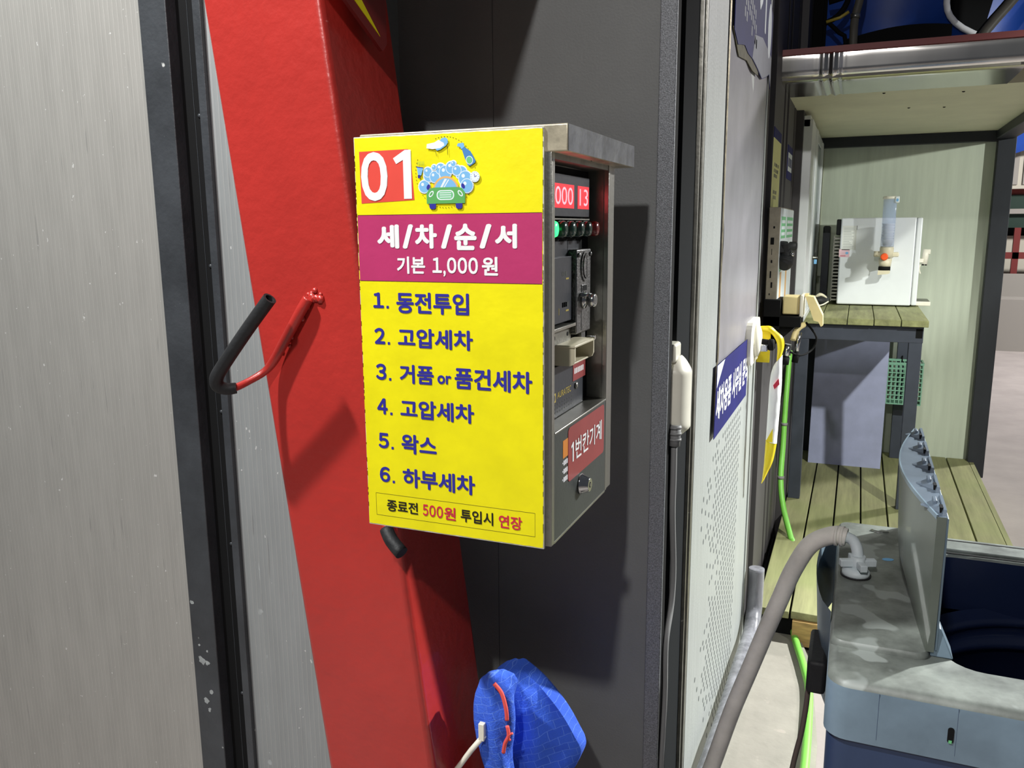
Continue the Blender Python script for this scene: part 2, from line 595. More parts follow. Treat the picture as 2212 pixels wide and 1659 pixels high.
def lettering(body, u0, u1, v0, v1, plane, basis, key, parent, bold=0.02, name='lettering', ext=0.0003):
    """text fitted exactly to the rectangle u0..u1, v0..v1 on a plane; bold thickens strokes by overlapping copies"""
    if body == '|1':
        vs, fs = FLAG_ONE, [(0, 1, 2, 3, 6), (3, 4, 5, 6)]
        bold = 0
    else:
        vs, fs = glyph_mesh(body)
    xs = [p[0] for p in vs]
    ys = [p[1] for p in vs]
    ax, bx, ay, by = min(xs) - bold, max(xs) + bold, min(ys) - bold, max(ys) + bold
    U, V, N = (Vector(k) for k in basis)
    base = Vector(plane) + N * ext - wloc(parent)
    shifts = [(0, 0)]
    if bold > 0:
        shifts += [(bold * math.cos(2 * math.pi * k / 8), bold * math.sin(2 * math.pi * k / 8)) for k in range(8)]
    VV, FF = [], []
    for i, (sx, sy_) in enumerate(shifts):
        o = len(VV)
        lift = N * (0.00003 * i)
        for x, y in vs:
            VV.append(base + lift + U * (u0 + (x + sx - ax) / (bx - ax) * (u1 - u0)) + V * (v0 + (y + sy_ - ay) / (by - ay) * (v1 - v0)))
        FF += [tuple(i + o for i in f) for f in fs]
    me = bpy.data.meshes.new(name)
    me.from_pydata([tuple(v) for v in VV], [], FF)
    me.materials.append(M[key])
    o = bpy.data.objects.new(name, me)
    COL.objects.link(o)
    o.parent = parent
    return o


def ellipse(cx, cz, rx, rz, n=24, rot=0.0):
    out = []
    for k in range(n):
        a = 2 * math.pi * k / n
        x, z = rx * math.cos(a), rz * math.sin(a)
        out.append((cx + x * math.cos(rot) - z * math.sin(rot), cz + x * math.sin(rot) + z * math.cos(rot)))
    return out


def rrect(x0, x1, z0, z1, r, n=5):
    out = []
    for cx, cz, a0 in ((x1 - r, z1 - r, 0), (x0 + r, z1 - r, 90), (x0 + r, z0 + r, 180), (x1 - r, z0 + r, 270)):
        for k in range(n + 1):
            a = math.radians(a0 + 90 * k / n)
            out.append((cx + r * math.cos(a), cz + r * math.sin(a)))
    return out

# ------------------------------------------------------------------ setting
struct(MB().m('ground').box(-4.0, 9.0, -3.0, 24.0, -0.10, 0.0), 'floor')

# pale raised kerb slab in front of the deck
mb = MB().m('slab')
poly = [(-0.29, 1.2), (-0.02, 1.2), (-0.02, 2.30), (-0.045, 2.60), (-0.07, 2.80), (-0.105, 2.93), (-0.15, 3.0), (-0.20, 3.03), (-0.26, 3.04), (-0.29, 3.04)]
mb.prism(poly, (0, 0, 0), (1, 0, 0), (0, 1, 0), (0, 0, 1), 0.045)
struct(mb, 'floor_kerb')

# left partition: two ribbed aluminium panels either side of a charcoal channel
struct(MB().m('alu').box(-3.2, -1.311, 1.300, 1.36, 0.0, 3.2), 'wall_left')
mb = MB().m('channel')
mb.box(-1.311, -1.243, 1.296, 1.36, 0, 3.2, 0.002)
mb.box(-1.183, -1.1645, 1.300, 1.36, 0, 3.2, 0.001)
mb.m('black').box(-1.243, -1.183, 1.322, 1.36, 0, 3.2)
mb.m('channel').box(-1.2155, -1.2145, 1.3212, 1.323, 0, 3.2)
for z in (0.49, 0.84, 1.13, 1.43, 1.72):
    mb.lathe([(0.004, 0), (0.004, 0.002), (0.001, 0.003)], (-1.203, 1.3222, z), '-Y', 8)
mb.m('chip')
rs = random.Random(15)
for x, z, r in ((-1.287, 0.565, .010), (-1.271, 0.562, .006), (-1.302, 0.700, .006), (-1.291, 0.601, .003), (-1.284, 0.468, .008), (-1.268, 0.492, .006), (-1.276, 0.447, .005), (-1.270, 0.59, .003)):
    mb.prism([(x + r * rs.uniform(.5, 1.2) * math.cos(a * .628), z + r * rs.uniform(.5, 1.3) * math.sin(a * .628)) for a in range(10)], (0, 1.2962, 0), *FRONT, 0.0004)
struct(mb, 'trim_left')
mb = MB().m('alu_shaded').box(-1.1645, -0.80, 1.310, 1.36, 0, 3.2).m('chip')
for x, z, rx, rz in ((-1.123, 0.795, .0018, .020), (-1.128, 0.703, .008, .007), (-1.118, 0.60, .002, .006), (-1.126, 0.475, .003, .012), (-1.130, 0.345, .006, .006)):
    mb.prism([(x + rx * rs.uniform(.6, 1.2) * math.cos(a * .628), z + rz * rs.uniform(.6, 1.2) * math.sin(a * .628)) for a in range(10)], (0, 1.3102, 0), *FRONT, 0.0003)
struct(mb, 'wall_left_inner')

# charcoal back wall and its speckled corner trim
mb = MB().m('wall').box(-0.80, -0.6135, 1.400, 1.46, 0, 3.2)
mb.box(-0.6125, -0.318, 1.400, 1.46, 0, 3.2).m('black').box(-0.6135, -0.6125, 1.402, 1.45, 0, 3.2)
mb.m('wall').box(-0.83, -0.80, 1.30, 1.46, 0, 3.2)
struct(mb, 'wall_back')
struct(MB().m('trim').box(-0.318, -0.290, 1.396, 1.404, 0, 3.2, 0.002).m('black').box(-0.318, -0.293, 1.404, 1.44, 0, 3.2), 'trim_corner')

# wall running away to the right of the corner
mb = MB().m('black').box(-0.42, -0.312, 1.44, 1.515, 0, 3.2)
mb.m('darkwall')
mb.box(-0.45, -0.33, 2.765, 4.0, 0, 3.2)
for i, (y0, y1, x) in enumerate([(2.90, 2.985, -0.305), (3.02, 3.36, -0.291), (3.42, 3.50, -0.291), (3.58, 3.86, -0.291), (3.90, 4.0, -0.291)]):
    mb.m('darkwall').hexa([(-0.335, y0 - 0.02, 0), (-0.335, y1 + 0.02, 0), (x, y1, 0), (x, y0, 0), (-0.335, y0 - 0.02, 2.9), (-0.335, y1 + 0.02, 2.9), (x, y1, 2.9), (x, y0, 2.9)])
mb.m('black').box(-0.42, -0.322, 2.745, 2.90, 0, 3.2)
mb.m('beam').box(-0.335, -0.286, 2.62, 4.0, 0.0, 0.05)
struct(mb, 'wall_right')
mb = MB().m('darkwall').box(-0.45, -0.262, 4.0, 5.42, 0, 3.2)
struct(mb, 'wall_right_far')

# door
D = thing('door_1', (-0.29, 1.68, 0), 'tall pale grey metal door with a filmed window and perforated lower half', 'door')
D['kind'] = 'structure'
mb = MB().m('jamb').box(-0.36, -0.300, 1.515, 1.655, 0, 3.0)
mb.m('steel_dull').box(-0.30, -0.2935, 1.648, 1.6565, 0, 3.0)
mb.m('black').box(-0.36, -0.304, 1.6565, 1.672, 0, 3.0)
mb.m('steel_dull').box(-0.36, -0.2915, 1.672, 1.690, 0, 3.0)
mb.m('black').box(-0.36, -0.305, 2.752, 2.766, 0, 3.0)
mb.m('beam').box(-0.36, -0.298, 2.62, 2.765, 0, 0.03)
mb.build('door_frame', D)
mb = MB().m('door').box(-0.345, -0.291, 1.692, 2.752, 0.035, 3.0, 0.002)
rs = random.Random(3)
mb.m('hole')
for iz in range(42):
    z = 0.115 + iz * 0.0215
    left = 1.86 + 0.10 * math.sin(iz * 0.33) + 0.20 * max(0, (z - 0.55)) * 0.9
    for iy in range(20):
        y = 1.80 + iy * 0.0340 + (0.017 if iz % 2 else 0)
        if y > 2.46 or z > 0.995:
            continue
        keep = 1.0 if y > left + 0.17 else (0.55 if y > left + 0.06 else (0.22 if y > left - 0.03 else 0.05))
        if rs.random() < keep:
            mb.ngon([(-0.2906, q[0], q[1]) for q in ellipse(y, z, 0.0062, 0.0068, 8)])
leaf = mb.build('door_leaf', D)
mb = MB().m('black')
mb.box(-0.2915, -0.2895, 1.935, 1.962, 1.19, 3.0)
mb.box(-0.2915, -0.2895, 2.712, 2.722, 1.19, 3.0)
mb.m('steel_bright').box(-0.2915, -0.2870, 1.944, 1.949, 1.02, 2.99)
mb.m('film')
mb.grid(24, 60, lambda u, v: (-0.2885 + 0.0030 * noise.noise((u * 3, v * 9, 0)) + 0.0022 * noise.noise((u * 9, v * 16, 3)), 1.955 + u * 0.755, 1.165 + v * 1.80 + 0.012 * noise.noise((u * 7, 0, 5)) * (1 - v)))
mb.m('door').box(-0.292, -0.2865, 2.720, 2.748, 0.04, 2.99, 0.001)
mb.build('window_pane', D, label='grey film covered window pane')
# lock plate and lock stub
mb = MB().m('offwhite')
mb.prism(rrect(2.46, 2.70, 1.095, 1.225, 0.045), (-0.290, 0, 0), (0, 1, 0), (0, 0, 1), (1, 0, 0), 0.018)
mb.m('offwhite').lathe([(0.052, 0), (0.046, 0.012), (0.030, 0.018)], (-0.273, 2.58, 1.160), 'X', 20)
mb.m('black').tube([(-0.262, 2.60, 1.152), (-0.240, 2.60, 1.150), (-0.232, 2.60, 1.148)], 0.013, 14)
mb.m('chrome').box(-0.257, -0.236, 2.575, 2.60, 1.128, 1.150, 0.003)
mb.m('black').lathe([(0.015, 0), (0.018, 0.003), (0.018, 0.014), (0.014, 0.017)], (-0.236, 2.60, 1.147), 'X', 18)
mb.build('door_handle', D, label='pale plate with a black and chrome lock stub')

# signs on the door
def torn_sign():
    mb = MB().m('navy')
    outline = [(1.966, 1.925), (2.03, 1.905), (2.10, 1.918), (2.145, 1.925), (2.21, 1.918), (2.29, 1.92), (2.40, 1.915), (2.52, 1.905), (2.62, 1.925), (2.70, 1.945), (2.745, 1.91), (2.745, 2.12), (2.60, 2.16), (2.58, 2.60), (1.966, 2.60)]
    mb.prism(outline, (-0.2832, 0, 0), (0, 1, 0), (0, 0, 1), (1, 0, 0), 0.0012)
    o = mb.build('sign', None, (-0.2832, 2.3, 1.92))
    tag(o, 'torn dark blue sign hanging at the top of the pale door', 'sign')
    mb = MB().m('navy_pale')
    mb.prism([(2.29, 1.922), (2.40, 1.917), (2.52, 1.907), (2.62, 1.927), (2.70, 1.947), (2.743, 1.914), (2.743, 2.0), (2.5, 2.01), (2.33, 1.985)], (-0.2820, 0, 0), (0, 1, 0), (0, 0, 1), (1, 0, 0), 0.0004)
    mb.build('faded_corner', o, label='faded lower corner')
    mb = MB().m('dirty')
    mb.prism([(1.958, 1.93), (2.02, 1.902), (2.06, 1.885), (2.2, 1.900), (2.32, 1.895), (2.44, 1.902), (2.44, 1.93), (2.0, 1.94)], (-0.2855, 0, 0), (0, 1, 0), (0, 0, 1), (1, 0, 0), 0.0018)
    mb.build('adhesive_strip', o, label='brown peeled adhesive edge')
    lettering('기', 2.40, 2.56, 2.03, 2.22, (-0.2820, 0, 0), SIDE, 'cabinet_white', o, 0.03)
    mb = MB().m('navy_pale')
    rs = random.Random(5)
    for r in range(4):
        for k in range(9):
            if rs.random() < 0.8:
                y = 2.02 + k * 0.034 + r * 0.02
                z = 2.085 - r * 0.032 - k * 0.004
                mb.box(-0.2820, -0.2816, y, y + 0.018, z, z + 0.022)
    mb.build('small_print', o)
    mb = MB().m('cabinet_white')
    mb.prism(ellipse(2.665, 2.06, 0.045, 0.075), (-0.2818, 0, 0), (0, 1, 0), (0, 0, 1), (1, 0, 0), 0.0004)
    mb.build('emblem', o)


torn_sign()
mb = MB().m('navy').prism([(1.89, 1.017), (2.48, 1.010), (2.50, 1.178), (1.905, 1.188)], (-0.2832, 0, 0), (0, 1, 0), (0, 0, 1), (1, 0, 0), 0.0012)
sg = mb.build('sign', None, (-0.2832, 2.2, 1.1))
tag(sg, 'blue sign with white lettering at mid height of the pale door', 'sign')
mb = MB().m('cabinet_white').prism([(1.905, 1.135), (2.02, 1.186), (1.905, 1.187)], (-0.2819, 0, 0), (0, 1, 0), (0, 0, 1), (1, 0, 0), 0.0004)
mb.build('white_corner', sg)
lettering('세차용품 사무실 문의', 1.905, 2.49, 1.052, 1.132, (-0.2819, 0, 0), SIDE, 'white_ink', sg, 0.03)

# ------------------------------------------------------------------ alcove with the deck
struct(MB().m('wall_cream').box(-0.30, 0.70, 5.35, 5.42, 0.10, 2.10).m('soffit').box(-0.225, -0.2235, 5.345, 5.351, 0.15, 1.95), 'wall_alcove')
mb = MB().m('deck')
edges = [-0.262 + 0.1163 * k for k in range(9)]
for k in range(8):
    mb.box(edges[k] + 0.0034, edges[k + 1] - 0.0034, 2.915 + 0.006 * math.sin(k * 2.3), 5.345, 0.122, 0.150, 0.002, 1)
mb.m('black').box(-0.262, 0.67, 2.95, 5.34, 0.0, 0.121)
mb.m('timber').box(-0.135, 0.67, 2.905, 2.95, 0.03, 0.121)
mb.m('deck').box(0.668, 0.69, 2.92, 5.345, 0.05, 0.148)
struct(mb, 'floor_deck')
struct(MB().m('beam').box(-0.262, 0.66, 5.29, 5.349, 1.945, 2.0, 0.002), 'trim_1')
mb = MB().m('beam').box(0.657, 0.745, 5.29, 5.375, 0.06, 2.0, 0.003)
struct(mb, 'trim_2')
struct(MB().m('beam').box(0.648, 0.735, 3.22, 5.289, 1.955, 2.0, 0.003), 'trim_3')
mb = MB().m('soffit').box(-0.40, 0.76, 3.58, 5.42, 2.0005, 2.05)
rs = random.Random(4)
mb.m('black')
for x, y in ((0.05, 3.63), (0.16, 4.12), (0.30, 4.16), (0.33, 3.72)):
    mb.lathe([(0.006, 0), (0.006, -0.002), (0.002, -0.004)], (x, y, 2.001), 'Z', 8)
struct(mb, 'ceiling')
# polished flashing along the roof edge with the red strip above
def flash(u, v):
    prof = [(3.58, 1.9985), (3.42, 1.9965), (3.30, 1.9960), (3.225, 1.998), (3.205, 2.02), (3.200, 2.075), (3.20, 2.085)]
    t = v * (len(prof) - 1)
    i = min(int(t), len(prof) - 2)
    f = t - i
    y = prof[i][0] * (1 - f) + prof[i + 1][0] * f
    z = prof[i][1] * (1 - f) + prof[i + 1][1] * f
    x = -0.345 + u * 0.80
    wv = 0.004 * math.exp(-((x + 0.13) / 0.03) ** 2) * math.sin((x + 0.13) * 190)
    wv += 0.0015 * noise.noise((x * 6, v * 2, 1))
    return (x, y - (wv if v > 0.5 else 0), z - (wv if v <= 0.5 else 0))


mb = MB().m('fascia').grid(120, 22, flash)
mb.m('pipe').box(-0.345, 0.455, 3.212, 3.56, 2.004, 2.085)
struct(mb, 'trim_4')
mb = MB().m('red_strip').box(-0.30, 0.62, 3.19, 3.60, 2.0855, 2.105)
mb.m('red_strip').box(0.47, 0.62, 3.195, 3.40, 2.03, 2.085)
mb.m('far_grey').prism([(0.455, 2.0), (0.455, 2.085), (0.52, 2.085)], (0, 3.192, 0), (1, 0, 0), (0, 0, 1), (0, 1, 0), 0.05)
struct(mb, 'trim_5')

# window in the right wall, seen almost edge-on
mb = MB().m('window_white')
z0, z1 = 1.085, 1.965
for a, b_, x in ((4.02, 4.20, -0.222), (4.23, 4.40, -0.226), (4.43, 4.58, -0.222), (5.18, 5.28, -0.225)):
    mb.box(-0.262, x, a, b_, z0, z1, 0.003)
mb.box(-0.262, -0.232, 4.02, 5.28, 1.93, 1.98, 0.003).box(-0.262, -0.215, 4.02, 5.28, 1.066, 1.095, 0.003)
win = struct(mb, 'window_1')
mb = MB().m('frost').box(-0.262, -0.236, 4.58, 5.18, z0, z1)
mb.build('window_glass', win)

# ------------------------------------------------------------------ red leaning post with hooks
def px_right(z):
    return -0.634 - 0.125 * (z - 1.1)


W_ = 0.2096
P = thing('steel_post', (px_right(0) - W_ / 2, 1.15, 0), 'leaning square steel post painted glossy red', 'post')
mb = MB().m('red')
zt = 3.1
mb.hexa([(px_right(0) - W_, 1.05, 0), (px_right(0), 1.05, 0), (px_right(0), 1.247, 0), (px_right(0) - W_, 1.247, 0),
         (px_right(zt) - W_, 1.05, zt), (px_right(zt), 1.05, zt), (px_right(zt), 1.247, zt), (px_right(zt) - W_, 1.247, zt)], 0.010, 4)
mb.build('post_shaft', P)
hk = MB().m('red')
hk.tube([(-0.766, 1.043, 1.398), (-0.778, 1.040, 1.380), (-0.812, 1.038, 1.330), (-0.832, 1.036, 1.300), (-0.846, 1.030, 1.283), (-0.862, 1.012, 1.270), (-0.874, 0.992, 1.262), (-0.882, 0.978, 1.262)], [0.0085, 0.0085, 0.008, 0.0075, 0.006, 0.0055, 0.006, 0.006], 10, sub=4)
rs = random.Random(9)
for k in range(26):
    t = rs.random()
    c = Vector((-0.768 - 0.07 * t + rs.uniform(-.006, .008), 1.049, 1.398 - 0.102 * t + rs.uniform(-.006, .006)))
    r = rs.uniform(0.0015, 0.005)
    hk.lathe([(r, 0), (r * .8, r * .5), (r * .3, r * .8)], c, '-Y', 7)
for k in range(10):
    c = Vector((-0.764 + rs.uniform(-.010, .016), 1.050, 1.400 + rs.uniform(-.006, .010)))
    r = rs.uniform(0.004, 0.008)
    hk.lathe([(r, 0), (r * .8, r * .5), (r * .3, r * .8)], c, '-Y', 7)
hook = hk.build('hook', P)
sl = MB().m('rubber')
path = [(-0.869, 0.990, 1.2625), (-0.880, 0.981, 1.2620), (-0.8885, 0.973, 1.268), (-0.887, 0.969, 1.280), (-0.872, 0.968, 1.300), (-0.822, 0.966, 1.355), (-0.776, 0.966, 1.404)]
sl.tube(path, [0.0085, 0.0095, 0.0105, 0.0105, 0.0102, 0.010, 0.010], 14, sub=6, caps=False)
d = (Vector(path[-1]) - Vector(path[-2])).normalized()
sl.m('black').tube([Vector(path[-1]) - d * 0.018, Vector(path[-1]) - d * 0.017], 0.0062, 12)
sl.m('rubber')
ring = 14
sl.tube([Vector(path[-1]) - d * 0.018, Vector(path[-1])], 0.0068, 14, caps=False)
e1 = Vector((0, 1, 0)).cross(d).normalized()
e2 = d.cross(e1)
for k in range(14):
    a0, a1 = 2 * math.pi * k / 14, 2 * math.pi * (k + 1) / 14
    pt = lambda r, a: Vector(path[-1]) + (e1 * math.cos(a) + e2 * math.sin(a)) * r
    sl.ngon([pt(.0068, a0), pt(.010, a0), pt(.010, a1), pt(.0068, a1)])
sl.build('rubber_sleeve', hook, label='black rubber sleeve')
h2 = MB().m('red').tube([(-0.66, 1.046, 1.090), (-0.645, 1.038, 1.062), (-0.630, 1.028, 1.046)], 0.007, 10, sub=3)
hook2 = h2.build('hook', P)
MB().m('rubber').tube([(-0.636, 1.030, 1.052), (-0.622, 1.020, 1.040), (-0.600, 1.012, 1.026)], 0.0105, 12, sub=3).build('rubber_sleeve', hook2, label='dark grey rubber sleeve')

# sign board fixed to the side of the post, its lower corner hanging into view
mb = MB().m('wine').prism([(1.040, 1.835), (1.165, 1.768), (1.178, 1.780), (1.178, 2.35), (0.83, 2.35), (0.83, 1.963)], (-0.700, 0, 0), (0, 1, 0), (0, 0, 1), (1, 0, 0), 0.006)
sb = mb.build('sign_board', None, (-0.700, 1.10, 1.768))
tag(sb, 'dark red board with a yellow edge stripe hung at the top of the red post', 'sign board')
mb = MB().m('yellow').prism([(1.065, 1.838), (1.158, 1.788), (1.09, 1.845), (0.84, 2.0), (0.84, 1.963)], (-0.694, 0, 0), (0, 1, 0), (0, 0, 1), (1, 0, 0), 0.0008)
mb.build('edge_stripe', sb, label='yellow stripe')
MB().m('wine').box(-0.694, -0.500, 0.88, 1.22, 1.96, 2.35, 0.004).build('shade_box', sb, label='unseen red box added to block the front bay lamp')  # unseen box above the view, added to keep lamp light off the post

# ------------------------------------------------------------------ coin machine
CM = thing('coin_machine', (-0.48, 1.10, 1.094), 'steel car wash coin machine with a yellow price board, red display and lit green button', 'coin machine')
mb = MB().m('steel_dull')
mb.box(-0.611, -0.375, 0.9545, 1.235, 1.0945, 1.590, 0.0015)
mb.m('steel').box(-0.376, -0.343, 0.9545, 0.966, 1.0945, 1.590, 0.001)
mb.box(-0.376, -0.343, 1.200, 1.2085, 1.096, 1.590, 0.0008).box(-0.376, -0.3445, 1.2090, 1.235, 1.096, 1.590, 0.0008)
mb.m('steel_dull').box(-0.376, -0.344, 0.966, 1.200, 1.5815, 1.590)
mb.m('steel').box(-0.376, -0.343, 0.966, 1.200, 1.0945, 1.0975)
mb.m('black').box(-0.376, -0.3735, 0.967, 1.199, 1.245, 1.58)
mb.m('steel_dull').box(-0.376, -0.350, 1.1975, 1.2005, 1.245, 1.5815)
mb.m('steel').lathe([(0.014, 0), (0.014, 0.05)], (-0.660, 1.12, 1.18), 'X', 14).lathe([(0.014, 0), (0.014, 0.06)], (-0.671, 1.12, 1.25), 'X', 14)
mb.build('cabinet', CM)
mb = MB().m('steel_bright')
mb.box(-0.6075, -0.3225, 0.9535, 1.264, 1.5885, 1.6205, 0.0018)
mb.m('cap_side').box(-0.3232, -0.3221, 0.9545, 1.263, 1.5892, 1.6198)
mb.m('black').box(-0.3400, -0.3395, 1.1, 1.104, 1.5878, 1.5884)
mb.build('roof_cap', CM)

# price board
mb = MB().m('board_edge')
mb.box(-0.6147, -0.3515, 0.9505, 0.9545, 1.0915, 1.6172, 0.0008)
mb.m('yellow')
rs = random.Random(21)
def rag(x0, x1, z0, z1, n, amp):
    out = []
    for (ax, az), (bx, bz) in (((x0, z0), (x1, z0)), ((x1, z0), (x1, z1)), ((x1, z1), (x0, z1)), ((x0, z1), (x0, z0))):
        for k in range(n):
            t = k / n
            out.append((ax + (bx - ax) * t + rs.uniform(-amp, amp), az + (bz - az) * t + rs.uniform(-amp, amp)))
    return out


mb.prism(rag(-0.6138, -0.3528, 1.0934, 1.6155, 40, 0.0004), (0, 0.9505, 0), *FRONT, 0.0003)
mb.m('black_ink')
for k in range(46):
    z = rs.uniform(1.10, 1.61)
    mb.box(-0.6141, -0.6135, 0.9500, 0.9506, z, z + rs.uniform(.001, .007))
    z = rs.uniform(1.10, 1.61)
    mb.box(-0.3530, -0.3524, 0.9500, 0.9506, z, z + rs.uniform(.002, .012))
SP = mb.build('sign_panel', CM, label='yellow price board')
P0 = (0, 0.9502, 0)
mb = MB().m('magenta').prism(rag(-0.6130, -0.3536, 1.4330, 1.5182, 30, 0.0002), P0, *FRONT, 0.0002)
mb.m('black_ink').box(-0.6125, -0.354, 0.94995, 0.9501, 1.5180, 1.5186).box(-0.6125, -0.354, 0.94995, 0.9501, 1.4326, 1.4331)
mb.build('title_band', SP, label='magenta band')
mb = MB().m('coral').prism([(-0.6057, 1.5333), (-0.5271, 1.5364), (-0.5310, 1.5905), (-0.5344, 1.5993), (-0.6066, 1.5988)], P0, *FRONT, 0.0003)
mb.build('number_sticker', SP, label='red number sticker')
P1 = (0, 0.9498, 0)
lettering('０', -0.6046, -0.5650, 1.5361, 1.5977, P1, FRONT, 'white_ink', SP, 0.032)
lettering('|1', -0.5562, -0.5303, 1.5380, 1.5984, P1, FRONT, 'white_ink', SP, 0.045)
P2 = (0, 0.9500, 0)
for body, a, b_, c, d_ in (('세', -.5840, -.5510, 1.4752, 1.5060), ('/', -.5462, -.5300, 1.4752, 1.5060), ('차', -.5278, -.4960, 1.4752, 1.5062),
                           ('/', -.4905, -.4742, 1.4752, 1.5055), ('순', -.4716, -.4406, 1.4735, 1.5062), ('/', -.4368, -.4200, 1.4755, 1.5055),
                           ('서', -.4158, -.3862, 1.4756, 1.5055)):
    lettering(body, a, b_, c, d_, P2, FRONT, 'white_ink', SP, 0.045)
lettering('기본', -.5556, -.5140, 1.4428, 1.4652, P2, FRONT, 'white_ink', SP, 0.03)
for ch, a, b_, c, d_ in (('１', -.5035, -.4900, 1.4446, 1.4642), (',', -.4880, -.4845, 1.4400, 1.4478), ('０', -.4825, -.4692, 1.4442, 1.4644), ('０', -.4675, -.4542, 1.4440, 1.4644), ('０', -.4525, -.4392, 1.4438, 1.4644)):
    lettering(ch, a, b_, c, d_, P2, FRONT, 'white_ink', SP, 0.03)
lettering('원', -.4340, -.4120, 1.4422, 1.4654, P2, FRONT, 'white_ink', SP, 0.03)
P3 = (0, 0.9501, 0)
rows = [('１', 1.3972, 1.4178, '동전투입', -.5585, -.4527, 1.3912, 1.4192),
        ('２', 1.3488, 1.3706, '고압세차', -.5580, -.4480, 1.3460, 1.3720),
        ('３', 1.3000, 1.3222, '거품', -.5570, -.5057, 1.2975, 1.3232),
        ('４', 1.2524, 1.2746, '고압세차', -.5578, -.4480, 1.2500, 1.2758),
        ('５', 1.2044, 1.2262, '왁스', -.5578, -.5042, 1.2005, 1.2276),
        ('６', 1.1562, 1.1782, '하부세차', -.5574, -.4483, 1.1528, 1.1796)]
for num, z0, z1, body, x0, x1, c, d_ in rows:
    lettering(num, -0.5938, -0.5775, z0, z1, P3, FRONT, 'blue_ink', SP, 0.035)
    MB().m('blue_ink').prism(rrect(-0.5738, -0.5702, z0 - 0.0003, z0 + 0.0033, 0.0006), P3, *FRONT, 0.0003).build('lettering', SP)
    lettering(body, x0, x1, c, d_, P3, FRONT, 'blue_ink', SP, 0.03)
lettering('or', -.5004, -.4800, 1.3000, 1.3118, P3, FRONT, 'blue_ink', SP, 0.03)
lettering('품건세차', -.4752, -.3670, 1.2952, 1.3235, P3, FRONT, 'blue_ink', SP, 0.03)
for body, x0, x1, c, d_, k in (('종료전', -.5842, -.5353, 1.1148, 1.1318, 'black_ink'), ('５', -.5277, -.5195, 1.1152, 1.1314, 'red_ink'), ('０', -.5178, -.5082, 1.1150, 1.1314, 'red_ink'), ('０', -.5066, -.4970, 1.1148, 1.1314, 'red_ink'), ('원', -.4952, -.4778, 1.1138, 1.1318, 'red_ink'),
                               ('투입시', -.4704, -.4228, 1.1140, 1.1320, 'black_ink'), ('연장', -.4148, -.3818, 1.1130, 1.1312, 'red_ink')):
    lettering(body, x0, x1, c, d_, P3, FRONT, k, SP, 0.022)
mb = MB().m('black_ink')
t_ = 0.00035
for a in ((-0.6015, -0.3638, 1.1070, 1.1070 + t_), (-0.6015, -0.3638, 1.1388, 1.1388 + t_), (-0.6015, -0.6015 + t_, 1.1070, 1.1390), (-0.3641, -0.3638, 1.1070, 1.1390)):
    mb.box(a[0], a[1], 0.9500, 0.9502, a[2], a[3])
mb.build('printed_frame', SP, label='thin printed outline')

